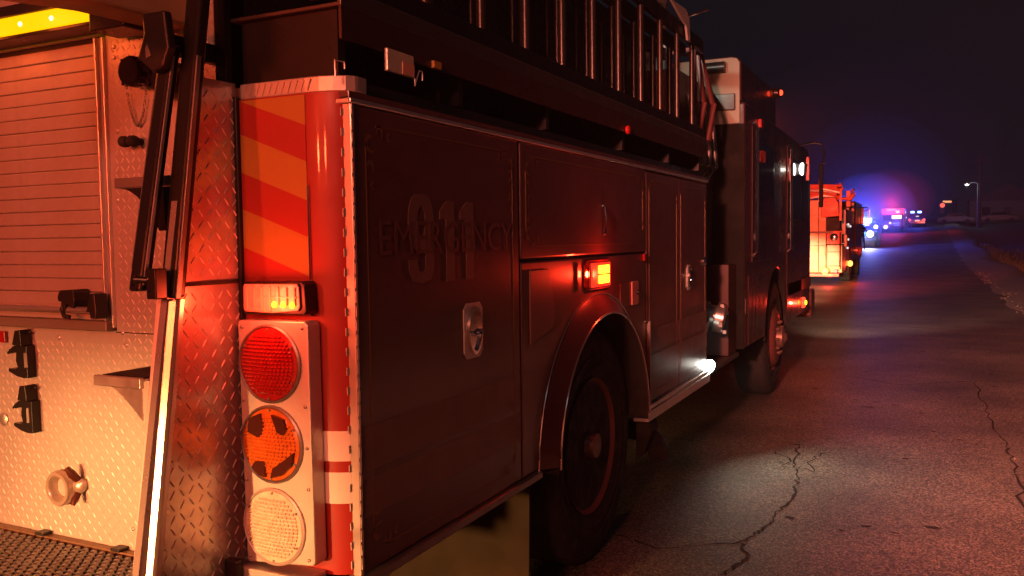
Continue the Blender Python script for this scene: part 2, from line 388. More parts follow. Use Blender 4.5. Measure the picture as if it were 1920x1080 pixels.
# deck (top of the side compartments) treadplate edge lip
lip = MB()
pts = [(-.335, .0), (-.12, .0)] + [(-.12 + .12 * math.sin(R(a)), .06 - .06 * math.cos(R(a))) for a in (20, 40, 60, 80, 90)] + [(-.002, .10), (-.34, .10)]
lip.prism([(p[0], p[1]) for p in pts], 2, 1.832, 1.872)
deck = lip.build('compartment_deck', M_plate, ENG, bevel=.003)
MB().box(-.34, -.03, .102, 3.8, 1.832, 1.868).build('deck_top', M_blackm, ENG)
mb = MB()
for k in range(11):   # diagonal bars along the lip edge
    x = -.325 + k * .021; mb.add([(x, -.0025, 1.838), (x + .004, -.0025, 1.836), (x + .016, -.0025, 1.864), (x + .012, -.0025, 1.866), (x + .004, .001, 1.836), (x + .016, .001, 1.866)], [(0, 1, 2, 3), (1, 4, 5, 2), (0, 3, 5, 4)])
mb.build('tread_bar', M_plate, deck, kind='stuff')
# rounded rear corner post in red paint
cp = [(-.345, .06), (-.345, .0), (-.118, .0)] + [(-.118 + .112 * math.sin(R(a)), .07 - .07 * math.cos(R(a))) for a in range(10, 91, 10)] + [(-.006, .09)]
corner = MB().prism(cp, 2, .60, 1.832).build('corner_post', M_corner, ENG, smooth=True)
# chevron stripes on the flat face, each strip of tape its own piece
zl = [1.832, 1.742, 1.642, 1.546, 1.446, 1.372]; zr = [1.750, 1.660, 1.563, 1.470, 1.371]
L_ = [1.828] + [1.84, 1.742, 1.642, 1.546, 1.446]
def strip(a_l, b_l, a_r, b_r, m):
    pl = lambda z: min(1.828, max(1.367, z))
    pts = [(-.335, pl(a_l)), (-.120, pl(a_r)), (-.120, pl(b_r)), (-.335, pl(b_l))]
    q = []
    for p in pts:
        if not q or (abs(p[0] - q[-1][0]) + abs(p[1] - q[-1][1])) > 1e-4: q.append(p)
    if len(q) > 2: MB().prism(q, 1, -.0022, .0).build('reflective_stripe', m, corner)
strip(1.93, 1.838, 1.84, 1.752, M_tape_o)
strip(1.838, 1.742, 1.752, 1.661, M_tape_r)
strip(1.742, 1.642, 1.661, 1.563, M_tape_o)
strip(1.642, 1.546, 1.563, 1.470, M_tape_r)
strip(1.546, 1.446, 1.470, 1.371, M_tape_o)
strip(1.446, 1.35, 1.371, 1.28, M_tape_r)
# white bands wrapping the corner
def wrapband(z0, z1, m, off=.0025):
    c2 = [(-.118 + (.112 + off) * math.sin(R(a)), .07 - (.07 + off) * math.cos(R(a))) for a in range(0, 91, 6)]
    mb = MB(); n = len(c2)
    mb.add([(x, y, z0) for x, y in c2] + [(x, y, z1) for x, y in c2], [(i, i + 1, n + i + 1, n + i) for i in range(n - 1)])
    return mb.build('reflective_stripe', m, corner, smooth=True)
wrapband(.897, .975, M_tape_w); wrapband(.787, .868, M_tape_w)
# chrome strip at the edge between flat face and bend
MB().tube([(-.116, -.003, 1.27), (-.116, -.003, 1.60)], .0035, 6).build('corner_bead', M_chrome, corner, smooth=True)
# rubber seal in the inner corner
MB().box(-.358, -.338, -.012, .03, .60, 1.84).build('corner_seal', M_black, ENG, bevel=.003)

# LED light head
led = MB().prism([(-.302, 1.345), (-.296, 1.357), (-.108, 1.360), (-.098, 1.352), (-.094, 1.285), (-.10, 1.276), (-.296, 1.272), (-.303, 1.282)], 1, -.048, -.001).build('warning_light', M_blackm, ENG, bevel=.003)
MB().prism([(-.293, 1.347), (-.290, 1.352), (-.118, 1.354), (-.112, 1.346), (-.110, 1.296), (-.116, 1.286), (-.200, 1.279), (-.290, 1.281), (-.294, 1.288)], 1, -.054, -.0485).build('lens', lensmat('pink_clear_lens', (.80, .30, .22), col2=(1, .5, .4)), led, bevel=.002)
mb = MB()
for k in range(7): mb.box(-.284 + k * .026, -.278 + k * .026, -.058, -.0545, 1.300 if k > 3 else 1.285, 1.345)
mb.box(-.288, -.118, -.057, -.0545, 1.318, 1.321)
mb.build('lens_rib', MATS.get('pink', mat('pink_lens_rib', (.8, .35, .25), .2, 0, .6)), led)
for k in range(3):
    MB().lathe([(0, .0085), (.003, .0075), (.005, .003)], (-.188 + k * .0285, -.0572, 1.301), (0, -1, 0), 12).build('led', E_led, led)
lamp('led_glow', 'POINT', (-.16, -.085, 1.305), .10, AMB, .02)
lamp('led_glow', 'POINT', (-.19, -.11, 1.31), 3.2, (1, .05, .02), .04)
# three-lamp tail light panel
panel = MB().prism([(-.320, 1.25), (-.315, 1.257), (-.10, 1.260), (-.090, 1.25), (-.086, .645), (-.094, .637), (-.306, .618), (-.312, .622)], 1, -.05, -.001).build('tail_light_panel', M_cast, ENG, bevel=.004)
mb = MB()
for (x, z) in ((-.304, 1.24), (-.108, 1.243), (-.306, 1.048), (-.103, 1.045), (-.304, .838), (-.100, .835), (-.300, .635), (-.104, .652), (-.306, .94), (-.101, .94)):
    mb.lathe([(0, .0045), (.003, .0045), (.0045, .002)], (x, -.05, z), (0, -1, 0), 8)
mb.build('screw', M_gun, panel, smooth=True, kind='stuff')
def round_lamp(z, m, kind):
    cx = -.214
    rim = MB().lathe([(0, .1015), (.006, .1015), (.009, .097), (.006, .094), (0, .094)], (cx, -.05, z), (0, -1, 0), 40).build('lamp_rim', M_gun if kind != 'clear' else M_cast, panel, smooth=True)
    prof = [(0, .0945)] + [(.004 + .012 * (1 - (r / .0945) ** 2), r) for r in (.093, .085, .07, .05, .03, .012)]
    lens = MB().lathe(prof, (cx, -.052, z), (0, -1, 0), 40).build('lens', m, panel, smooth=True)
    mb = MB(); k = 0; zz = -.072
    while zz <= .0721:      # prism ridges of the lens: short horizontal rows broken into cells
        hw = math.sqrt(.0835 ** 2 - zz ** 2)
        cells = int(2 * hw / .011)
        for c in range(cells):
            u = -hw + (c + .5) * 2 * hw / cells
            if kind == 'amber' and blackmask(u, zz): continue
            dr = math.sqrt(u * u + zz * zz); d = .004 + .012 * (1 - (dr / .0945) ** 2)
            y = -.052 - d; a = hw / cells * random.uniform(.78, .96); b = .0040 * random.uniform(.85, 1)
            mb.add([(cx + u - a, y, z + zz - b), (cx + u + a, y, z + zz - b), (cx + u + a, y, z + zz + b), (cx + u - a, y, z + zz + b), (cx + u - a * .8, y - .0036, z + zz + random.uniform(-.001, .001)), (cx + u + a * .8, y - .0036, z + zz)],
                   [(0, 1, 5, 4), (2, 3, 4, 5), (1, 2, 5), (3, 0, 4)])
        zz += .0095
    mb.build('lens_prism', m, panel, kind='stuff')
    mb = MB()
    for k in range(6): a = R(30 + 60 * k); mb.lathe([(0, .0036), (.003, .003)], (cx + .0885 * math.cos(a), -.0575, z + .0885 * math.sin(a)), (0, -1, 0), 8)
    mb.build('screw', M_gun, panel, kind='stuff')
# black mask quarters that leave an arrow of amber
BM = [[(-.068, .030), (-.062, .066), (-.028, .080), (-.012, .052), (-.020, .022), (-.034, .018)],
      [(.012, .080), (.050, .070), (.060, .046), (.050, .030), (.030, .036)],
      [(-.058, -.062), (-.044, -.044), (-.012, -.042), (-.014, -.084), (-.036, -.080)],
      [(.004, -.084), (.040, -.074), (.074, -.044), (.080, -.012), (.050, -.034), (.012, -.058)]]
def blackmask(u, v):
    for P in BM:
        ins = False; j = len(P) - 1
        for i in range(len(P)):
            if (P[i][1] > v) != (P[j][1] > v) and u < (P[j][0] - P[i][0]) * (v - P[i][1]) / (P[j][1] - P[i][1]) + P[i][0]: ins = not ins
            j = i
        if ins: return True
    return False
round_lamp(1.148, M_lr, 'red'); round_lamp(.940, M_la, 'amber'); round_lamp(.725, M_lc, 'clear')
M_mask = mat('dark_brown_mask', (.05, .012, .008), .25, 0, .5)
for P in BM:
    MB().prism([(-.214 + p[0], .940 + p[1]) for p in P], 1, -.0675, -.058).build('arrow_mask', M_mask, panel)
# lower treadplate lip below the lamps, corner cap
MB().box(-.345, -.09, -.075, .0, .575, .612).build('lower_lip', M_plate, ENG, bevel=.004)
MB().box(-.345, -.30, -.10, -.076, .57, .635).build('lip_bracket', M_blackm, ENG, bevel=.004)

# rear wall in treadplate with the roller door opening
DX0, DX1, DZ0, DZ1 = -1.655, -.872, 1.262, 2.032
rw = MB().box(-2.5, -1.70, 0, .05, .55, 2.3).box(-1.70, -.835, 0, .05, .55, 1.205).box(-.835, -.36, 0, .05, .55, 2.3).box(-1.70, -.835, 0, .05, 2.08, 2.3)
rear = rw.build('rear_wall', M_plate, ENG)
def inr(u, v):
    x = -1.9 + u; z = .56 + v
    if -1.70 - .01 < x < -.835 + .01 and 1.175 < z < 2.08: return False
    return x < -.368
M_loz = mat('treadplate_lozenge', (.56, .53, .49), .55, .4, noise=.3, nscale=5)
tread('tread_lozenge', rear, M_loz, (-1.9, 0, .56), (1, 0, 0), (0, 0, 1), 1.53, 1.6, .0225, inr, h=.0013, L=.47, W=.12, n=Vector((0, -1, 0)))
mb = MB()
for x, z in ((-.80, 1.78), (-.81, 1.585), (-.81, 1.20), (-.795, 1.165), (-1.09, 1.175), (-.80, 2.02), (-.80, 1.99), (-1.25, 1.175), (-.62, .70), (-.80, .62)):
    mb.lathe([(0, .006), (.002, .006), (.0045, .003)], (x, 0, z), (0, -1, 0), 10)
mb.build('rivet', M_alu, rear, smooth=True, kind='stuff')
MB().box(-.836, -.36, -.0016, -.0001, 1.2, 1.203).build('panel_joint', M_dark, rear)
# door frame: channels either side, header
door = MB().box(-.842, -.835, -.012, .03, 1.215, 2.05).box(-.866, -.858, -.018, .03, 1.215, 2.05).box(-.858, -.842, -.006, .03, 1.215, 2.05).build('roller_door', M_alu, ENG, bevel=.0015)
MB().box(-1.70, -1.66, -.018, .03, 1.222, 2.08).build('door_channel', M_alu, door, bevel=.0015)
MB().box(-.880, -.866, .004, .03, 1.25, 2.05).build('door_seal', M_black, door)
MB().box(-1.70, -.848, -.014, .02, 2.052, 2.10).build('door_header', M_slat, door, bevel=.004)
MB().box(-1.70, -.866, -.004, .02, 2.040, 2.0505).build('header_seal', M_black, door)
z = DZ0 + .055; sl = None
h = .0405
prof = [(.006, 0), (.0025, .0010), (.0012, .0030), (.0012, .0370), (.0025, .0390), (.006, .0402)]
base = None
k = 0
while z < 2.036:
    if base is None:
        mb = MB(); vs = []
        for x in (-1.66, -.8805): vs += [(x, p[0], p[1]) for p in prof]
        mb.add(vs, [(i, i + 1, 7 + i, 6 + i) for i in range(5)]); mb.add([(-1.66, .0102, -.001), (-.8805, .0102, -.001), (-.8805, .0102, .0415), (-1.66, .0102, .0415)], [(0, 1, 2, 3)])
        base = mb.build('slat', M_slat, door); o = base
    else:
        o = base.copy(); COL.objects.link(o); o.parent = door
    o.location = (0, random.uniform(-.0006, .0006), z); z += h; k += 1
# bottom rail: kick plate and lift bar
MB().box(-1.66, -.8805, -.004, .012, 1.262, 1.316).build('bottom_slat', M_slat, door, bevel=.002)
MB().box(-1.70, -.842, -.03, .02, 1.206, 1.235).build('door_sill', mat('dull_sill', (.22, .19, .16), .5, .4, noise=.2), door, bevel=.003)
MB().box(-1.66, -.866, -.012, .005, 1.236, 1.2615).build('sill_channel', M_slat, door, bevel=.002)
MB().tube([(-1.64, -.045, 1.268), (-.855, -.045, 1.268)], .0095, 12).build('lift_bar', M_alu, door, smooth=True)
MB().prism([(-.868, 1.318), (-.846, 1.318), (-.842, 1.262), (-.845, 1.244), (-.868, 1.245), (-.872, 1.262), (-.888, 1.264), (-.876, 1.288)], 1, -.062, -.019).build('lift_bar_end', M_black, door, bevel=.004)
mb = MB().prism([(-1.005, 1.318), (-.998, 1.325), (-.945, 1.328), (-.940, 1.318), (-.938, 1.296), (-.944, 1.272), (-.968, 1.282), (-.978, 1.285), (-.980, 1.268), (-.990, 1.262), (-.996, 1.275), (-.996, 1.292), (-1.008, 1.292), (-1.012, 1.305)], 1, -.058, -.005)
mb.tube([(-.992, -.05, 1.290), (-.996, -.056, 1.268), (-.988, -.056, 1.250), (-.968, -.052, 1.246)], .0075, 8)
mb.build('latch_hook', M_black, door, bevel=.003)
MB().lathe([(0, .005), (.003, .004)], (-1.062, -.004, 1.298), (0, -1, 0), 10).build('rivet', M_chrome, door)
# clamps for tools, two alike
def clamp(x, z, p0=None):
    mb = MB()
    mb.prism([(x - .020, z + .075), (x + .006, z + .078), (x + .012, z + .028), (x - .034, z + .030)], 1, -.040, -.002)
    mb.box(x - .034, x + .024, -.018, -.010, z + .066, z + .071)
    mb.prism([(x - .034, z + .028), (x + .020, z + .028), (x + .022, z - .072), (x + .000, z - .074), (x - .030, z - .070), (x - .072, z - .056), (x - .070, z - .046), (x - .040, z - .048), (x - .026, z - .040), (x - .034, z - .020), (x - .030, z + .005), (x - .040, z + .004), (x - .075, z - .002), (x - .074, z + .006)], 1, -.03, -.001)
    for q in range(5): mb.box(x - .072 + q * .009, x - .067 + q * .009, -.026, -.006, z + .004 + q * .004, z + .014 + q * .005)
    o = mb.build('tool_clamp', M_blackm, rear, bevel=.002)
    return o
clamp(-1.225, 1.120); clamp(-1.212, .948)
for z in (1.11, .938):
    MB().prism([(-1.213, z + .016), (-1.203, z + .018), (-1.200, z - .028), (-1.212, z - .030)], 1, -.034, -.0305).build('clamp_label', M_alu, rear)
MB().box(-1.40, -1.335, -.012, -.001, 1.15, 1.187).build('red_reflector', M_lr, rear, bevel=.003)
MB().lathe([(0, .02), (.004, .02), (.006, .015)], (-1.372, -.001, .90), (0, -1, 0), 20).build('round_plug', M_alu, rear, smooth=True)
# chrome ring port with wing valve
tor = []
c = Vector((-1.095, -.020, .712))
mb = MB().lathe([(0, .050), (.010, .055), (.022, .055), (.028, .051), (.028, .041), (.022, .034), (.006, .031), (.0, .030)], (-1.095, -.0, .712), (0, -1, 0), 40)
mb.build('port_ring', mat('warm_chrome', (.72, .62, .52), .28, .75), rear, smooth=True)
MB().lathe([(0, .0295), (.003, .0295)], (-1.095, -.0, .712), (0, -1, 0), 24).build('port_face', M_plate, rear)
MB().lathe([(0, .023), (.012, .025), (.022, .018), (.026, .006)], (-1.012, -.0, .728), (0, -1, 0), 24).build('valve_hub', MATS['warm_chrome'], rear, smooth=True)
for P_, R_ in (([(-1.012, -.014, .745), (-1.016, -.032, .768), (-1.024, -.042, .790)], [.010, .013, .007]), ([(-1.012, -.014, .710), (-1.010, -.030, .690), (-1.008, -.040, .676)], [.009, .011, .006])):
    MB().tube(P_, R_, 8).build('valve_wing', mat('dark_bronze', (.10, .03, .02), .3, .4), rear, smooth=True)
# caps on chains, rubber bumpers
def cap(x, z, r=.034):
    mb = MB().lathe([(0, r * .8), (.03, r * .8), (.034, r), (.060, r), (.066, r * .88), (.067, r * .3)], (x, -.0, z), (0, -1, 0), 20)
    for k in range(4):
        a = R(45 + 90 * k); mb.box(x + math.cos(a) * r - .006, x + math.cos(a) * r + .006, -.058, -.038, z + math.sin(a) * r - .006, z + math.sin(a) * r + .006)
    mb.build('outlet_cap', mat('black_cap', (.03, .02, .02), .16, .5), rear, smooth=True)
cap(-.672, 1.930, .042); cap(-.540, 1.895, .050)
mb = MB(); pts = []
for k in range(27):
    t = k / 26; x = -.742 + .078 * t; zz = 1.900 - .110 * math.sin(t * math.pi) ** .75
    pts.append((x, zz))
for k, (x, zz) in enumerate(pts):
    hor = k % 2; ring = []
    q = pts[min(k + 1, 26)]; p = pts[max(k - 1, 0)]; d = Vector((q[0] - p[0], 0, q[1] - p[1])).normalized()
    s = Vector((0, 1, 0)) if hor else Vector((d.z, 0, -d.x))
    for j in range(10):
        a = 2 * math.pi * j / 10; ring.append(Vector((x, -.012, zz)) + d * .0062 * math.cos(a) + s * .0034 * math.sin(a))
    mb.tube(ring, .0012, 5, closed=True)
mb.build('chain', M_gun, rear, smooth=True, kind='stuff')
for x in (-.736, -.703):
    MB().lathe([(0, .010), (.016, .010), (.020, .0145), (.030, .0165), (.042, .0145), (.048, .008), (.0495, .002)], (x, -.0, 1.745), (0, -1, 0), 20).build('rubber_bumper', M_rub, rear, smooth=True)
MB().lathe([(0, .012), (.004, .012), (.006, .006)], (-.652, -.0, 1.742), (0, -1, 0), 12).build('rivet', M_alu, rear)
# black strap bracket holding the handrail's top
MB().prism([(-.440, 2.02), (-.363, 2.02), (-.352, 1.93), (-.375, 1.885), (-.41, 1.875), (-.462, 1.915), (-.437, 1.97)], 1, -.215, -.190).box(-.43, -.40, -.189, -.002, 1.93, 1.98).build('strap_bracket', M_black, rear, bevel=.006)
MB().prism([(-.427, 1.935), (-.420, 1.945), (-.408, 1.915), (-.426, 1.91)], 1, -.2185, -.2155).build('strap_buckle', M_gun, rear)

# amber light bar above the roller door
tab = MB().box(-.762, -.628, -.11, -.012, 2.035, 2.100).build('traffic_light_bar', M_blackm, ENG, bevel=.004)
MB().box(-1.95, -.763, -.105, -.03, 2.068, 2.118).build('amber_lens', E_amb, tab, bevel=.004)
MB().box(-1.95, -.763, -.108, -.015, 2.118, 2.150).box(-1.95, -.763, -.102, -.02, 2.056, 2.067).build('lens_housing', M_blackm, tab, bevel=.003)
for k in range(6):
    MB().lathe([(0, .007), (.003, .005)], (-.92 - .135 * k, -.1052, 2.092), (0, -1, 0), 12).build('diode', E_ambdot, tab)
mb = MB().lathe([(0, .014), (.02, .014), (.022, .008)], (-.600, -.02, 2.073), (0, -1, 0), 16); mb.box(-.628, -.60, -.03, -.02, 2.066, 2.080)
mb.build('bar_mount', M_gun, tab, smooth=True)
for k in range(3): lamp('light_bar_glow', 'POINT', (-.95 - .35 * k, -.16, 2.08), 1.0, (1, .13, .02), .05)
# tan vinyl hose-bed cover flap with rounded corner
fl = [(-.9, 1.965), (-.28, 2.030), (-.05, 2.036), (.00, 2.040), (.045, 2.062), (.10, 2.10), (.165, 2.152), (.30, 2.27), (.30, 2.6), (-.9, 2.6)]
MB().prism(fl, 0, -.60, -.485).build('hose_bed_cover', M_flap, ENG, bevel=.012, seg=3)

# side plate fin with slanted edge
fin_pts = [(-.385, .55), (.0, .55), (.0, 1.875), (-.152, 1.875)]
M_loz = mat('treadplate_lozenge', (.56, .53, .49), .55, .4)
fin = MB().prism(fin_pts, 0, -.370, -.350).build('side_plate', M_plate2, ENG)
def infin(u, v):
    y = -.39 + u; zz = .56 + v
    edge = -.36 + (zz - .5) * (.23 / 1.5)
    return y > edge + .028 and y < -.012 and abs(zz - 1.357) > .016
tread('tread_lozenge', fin, M_loz, (-.350, -.39, .56), (0, 1, 0), (0, 0, 1), .39, 1.31, .0300, infin, h=.0022, L=.46, W=.085, n=Vector((1, 0, 0)))
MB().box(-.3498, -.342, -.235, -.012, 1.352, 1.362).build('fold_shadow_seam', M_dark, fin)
# slanted stile: bright lower part, black upper part
def stile(x0, x1, z0, z1, y_at, th, name, m, **k):
    mb = MB(); a = y_at(z0); b = y_at(z1)
    mb.add([(x0, a, z0), (x1, a, z0), (x1, a + th, z0), (x0, a + th, z0), (x0, b, z1), (x1, b, z1), (x1, b + th, z1), (x0, b + th, z1)],
           [(0, 1, 2, 3), (4, 7, 6, 5), (0, 4, 5, 1), (1, 5, 6, 2), (2, 6, 7, 3), (3, 7, 4, 0)])
    return mb.build(name, m, ENG, **k)
ye = lambda z: -.372 + (z - .5) * (.233 / 1.5)
M_stile = mat('matt_rail_aluminium', (.80, .76, .70), .5, .25, noise=.1, nscale=30)
st = stile(-.392, -.352, .5, 1.325, ye, .035, 'ladder_stile', M_stile, bevel=.003)
mb = MB(); a, b = ye(.5), ye(1.325)
sec = [(-.3515, 0), (-.333, .0068), (-.327, .014), (-.327, .030), (-.3515, .030)]
mb.add([(x, a + d, .5) for x, d in sec] + [(x, b + d, 1.325) for x, d in sec], [(0, 1, 6, 5), (1, 2, 7, 6), (2, 3, 8, 7), (3, 4, 9, 8), (4, 0, 5, 9), (0, 4, 3, 2, 1), (5, 6, 7, 8, 9)])
mb.build('stile_flange', mat('polished_rail_edge', (.70, .62, .52), .24, .85), ENG, bevel=.002)
stile(-.384, -.330, 1.326, 2.2, ye, .035, 'handrail', M_blackm, bevel=.008, seg=3)
stile(-.3295, -.3245, 1.326, 1.92, ye, .014, 'handrail_edge', M_gun, bevel=.001)
yr = lambda z: -.292 + (z - 1.36) * (.131 / .648)
stile(-.430, -.385, 1.345, 1.95, yr, .03, 'folding_handrail', M_blackm, bevel=.008, seg=3)
stile(-.384, -.3805, 1.36, 1.92, lambda z: yr(z) + .002, .008, 'handrail_edge', M_alu)
stile(-.4345, -.4305, 1.40, 1.92, lambda z: yr(z) + .006, .02, 'handrail_edge', M_gun)
mb = MB().tube([(-.40, -.30, 1.375), (-.372, -.285, 1.372), (-.352, -.27, 1.385)], [.010, .009, .016], 8).box(-.372, -.340, -.290, -.255, 1.327, 1.40)
mb.build('rail_linkage', M_blackm, ENG, bevel=.003)
MB().lathe([(0, .004), (.003, .003)], (-.412, yr(1.355) - .001, 1.362), (0, -1, 0), 8).build('rail_bolt', M_chrome, ENG)
MB().lathe([(0, .004), (.003, .003)], (-.356, -.2905, 1.345), (0, -1, 0), 8).build('rail_bolt', M_chrome, ENG)
# steps
def step(z, yl, x0, x1, dark):
    s = MB().box(x0, x1, yl, yl + .012, z - .026, z).box(x0, x1, yl + .012, -.004, z - .010, z - .004).build('step', M_alu if not dark else M_gun, ENG, bevel=.002)
    n = 8; P = [(x1, z - .027), (x0 + .06 if not dark else x0 + .012, z - .027)]
    for i in range(1, n + 1):
        t = i / n; P.append((x0 + .06 + (x1 - x0 - .06) * t if not dark else x0 + .012 + (x1 - x0 - .07) * t ** .8, z - .027 - (.075 if not dark else .11) * t ** (1.3 if not dark else 1.7)))
    P.append((x1, P[-1][1]))
    MB().prism(P, 1, yl + .003, yl + .007).build('gusset', M_alu if not dark else M_blackm, s)
    MB().box(x0 + .01, x1 - .01, yl + .02, -.01, z - .0035, z - .0005).build('rubber_pad', M_rub, s)
step(1.137, -.30, -.556, -.393, False)
step(1.628, -.185, -.596, -.385, True)
MB().box(-.50, -.385, -.06, -.002, 1.44, 1.60).build('step_box', M_alu, ENG, bevel=.004)
# tailboard grating
TB = thing_tb = MB().box(-2.5, -.393, -.52, -.50, .47, .552).box(-2.5, -.393, -.50, -.004, .47, .50).build('tailboard', M_blackm, ENG, bevel=.003)
MB().box(-2.0, -.393, -.028, -.002, .535, .556).build('tailboard_edge', mat('rail_bronze', (.30, .20, .13), .4, .7, noise=.2), TB, bevel=.002)
y = -.045; row = 0
gb = None
while y > -.50:
    mb = MB()
    mb.box(-1.9, -.395, y - .003, y + .003, .50, .545)
    x = -1.9 + (row % 2) * .018
    while x < -.41:
        mb.prism([(x, .545), (x + .004, .553), (x + .016, .553), (x + .020, .545)], 1, y - .0055, y + .0055); x += .036
    if row % 2 == 0: mb.box(-1.9, -.395, y - .014, y - .006, .50, .532)
    mb.build('grating_bar', M_gun, TB); y -= .0215; row += 1
for x in (-1.18, -.84): MB().box(x - .02, x + .02, -.035, .0, .556, .566).build('edge_clip', M_black, TB, bevel=.003)

# ---------------------------------------------------------------- right side of the body
# piano hinge / bright door edge at the rear
hinge = MB().box(-.021, .004, .020, .0335, .60, 1.800).build('door_edge_trim', M_alu, ENG, bevel=.002)
mb = MB()
zz = .62
while zz < 1.78: mb.box(.0042, .0065, .022, .030, zz, zz + .028); zz += .036
mb.build('hinge_knuckle', M_alu, hinge, kind='stuff')
mb = MB(); zz = .62
while zz < 1.78: mb.box(-.0215, -.0190, .012, .0195, zz, zz + .02); zz += .05
mb.build('weatherstrip_clip', M_cream, hinge, kind='stuff')
MB().tube([(.0, .018, 1.83), (.0, .018, 1.803), (.0, .055, 1.803), (.0, .055, 1.815)], .0025, 6).build('drip_rail_end', M_alu, ENG)
def sidedoor(y0, y1, z0, z1, name='compartment_door', arch=None, m=M_paint, rec=.030):
    pts = [(y0, z0), (y0, z1), (y1, z1), (y1, z0)]
    if arch:
        pts = arch
    d = MB().prism(pts, 0, -.0215, 0).build(name, m, ENG, bevel=.006, seg=2)
    return d
def goldline(parent, y0, y1, z0, z1, c=.045):
    "thin gold line frame with scroll corners, lying on the paint"
    mb = MB(); t = .0022; x0, x1 = .0003, .0016
    mb.box(x0, x1, y0 + c, y1 - c, z1 - t, z1 + t).box(x0, x1, y0 + c, y1 - c, z0 - t, z0 + t).box(x0, x1, y0 - t, y0 + t, z0 + c, z1 - c).box(x0, x1, y1 - t, y1 + t, z0 + c, z1 - c)
    def ribbon(P, w0):
        vs = []
        for i, p in enumerate(P):
            q = P[min(i + 1, len(P) - 1)]; o = P[max(i - 1, 0)]; d = Vector((q[0] - o[0], q[1] - o[1]));
            if d.length < 1e-6: d = Vector((1, 0))
            d.normalize(); ww = w0 * (.25 + math.sin(math.pi * (i + .5) / len(P)))
            vs += [(x1, p[0] - d.y * ww, p[1] + d.x * ww), (x1, p[0] + d.y * ww, p[1] - d.x * ww)]
        mb.add(vs, [(2 * i, 2 * i + 1, 2 * i + 3, 2 * i + 2) for i in range(len(P) - 1)])
    for cy_, cz_, sy, sz in ((y0, z0, 1, 1), (y1, z0, -1, 1), (y0, z1, 1, -1), (y1, z1, -1, -1)):
        for (a, b, turn, r0, w0) in ((.02, .04, 1, .030, .006), (.055, .015, -1, .022, .005), (.012, .105, -1, .020, .005), (.03, .15, 1, .014, .004), (.105, .02, 1, .014, .004)):
            P = []
            for i in range(15):
                th = i / 14 * 4.6; r = r0 * (1 - .8 * i / 14)
                P.append((cy_ + sy * (a + r * math.cos(th * turn + 1)), cz_ + sz * (b + r * math.sin(th * turn + 1))))
            ribbon(P, w0)
    mb.build('gold_scrollwork', M_gold, parent)
def dhandle(parent, y, z, hw=.052, hh=.082):
    hd = MB().prism([(y - hw, z - hh + .02), (y - hw + .02, z - hh), (y + hw - .02, z - hh), (y + hw, z - hh + .02), (y + hw, z + hh - .02), (y + hw - .02, z + hh), (y - hw + .02, z + hh), (y - hw, z + hh - .02)], 0, .0003, .006).build('handle_plate', M_cast, parent, bevel=.002)
    el = [(y + hw * .72 * math.cos(a), z + hh * .86 * math.sin(a)) for a in [2 * math.pi * i / 24 for i in range(24)]]
    el2 = [(y + hw * .60 * math.cos(a), z + hh * .74 * math.sin(a)) for a in [2 * math.pi * i / 24 for i in range(24)]]
    mb = MB().ring(el, el2, 0, .0062, .016); mb.tube([(.014, y - hw * .6, z - .002), (.020, y - hw * .3, z - .012), (.020, y + hw * .3, z - .012), (.014, y + hw * .6, z - .002)], .006, 8)
    mb.prism(el2, 0, .0061, .0075)
    mb.build('handle', M_chrome, parent, smooth=True)
D1 = sidedoor(.036, .985, .600, 1.800)
goldline(D1, .085, .935, .65, 1.755); dhandle(D1, .635, 1.172, .062, .088)
text_mesh('EMERGENCY', .135, 1.04, 'lettering', mat('gold_lettering', (.145, .062, .052), .4, .1), D1, (.0030, .135, 1.42), depth=.0008)
M_dig = mat('pale_lettering', (.19, .10, .09), .4, .1)
def digit9(y0, z0, w_, h_):
    o9 = [(y0 + w_ / 2 + w_ / 2 * math.cos(a) * (abs(math.cos(a)) + .001) ** -.35, z0 + h_ * .68 + h_ * .32 * math.sin(a) * (abs(math.sin(a)) + .001) ** -.15) for a in [2 * math.pi * i / 28 for i in range(28)]]
    i9 = [(y0 + w_ / 2 + w_ * .16 * math.cos(a), z0 + h_ * .69 + h_ * .17 * math.sin(a)) for a in [2 * math.pi * i / 28 for i in range(28)]]
    mb = MB().ring(o9, i9, 0, .0004, .0022)
    P = [(y0 + w_, z0 + h_ * .66), (y0 + w_, z0 + h_ * .16), (y0 + w_ * .86, z0 + h_ * .04), (y0 + w_ * .5, z0), (y0 + w_ * .14, z0 + h_ * .04), (y0, z0 + h_ * .16), (y0, z0 + h_ * .27), (y0 + w_ * .34, z0 + h_ * .27), (y0 + w_ * .38, z0 + h_ * .15), (y0 + w_ * .5, z0 + h_ * .12), (y0 + w_ * .64, z0 + h_ * .16), (y0 + w_ * .66, z0 + h_ * .45)]
    mb.prism(P, 0, .0003, .0021); return mb
digit9(.275, 1.335, .135, .255).build('lettering', M_dig, D1)
for y0 in (.445, .565):
    MB().prism([(y0 + .035, 1.335), (y0 + .035, 1.52), (y0, 1.52), (y0, 1.545), (y0 + .04, 1.575), (y0 + .085, 1.575), (y0 + .085, 1.335)], 0, .0004, .0022).build('lettering', M_dig, D1)
# reflective side stripes on each panel
def sstripe(parent, y0, y1, arc=False):
    for a, b in ((.865, .98), (.745, .845)):
        MB().box(.0002, .0012, y0, y1, a, b).build('side_stripe', mat('shaded_side_tape', (.19, .10, .085), .42, noise=.1), parent)  # white tape darkened to maroon grey for the dim side
sstripe(D1, .04, .98)
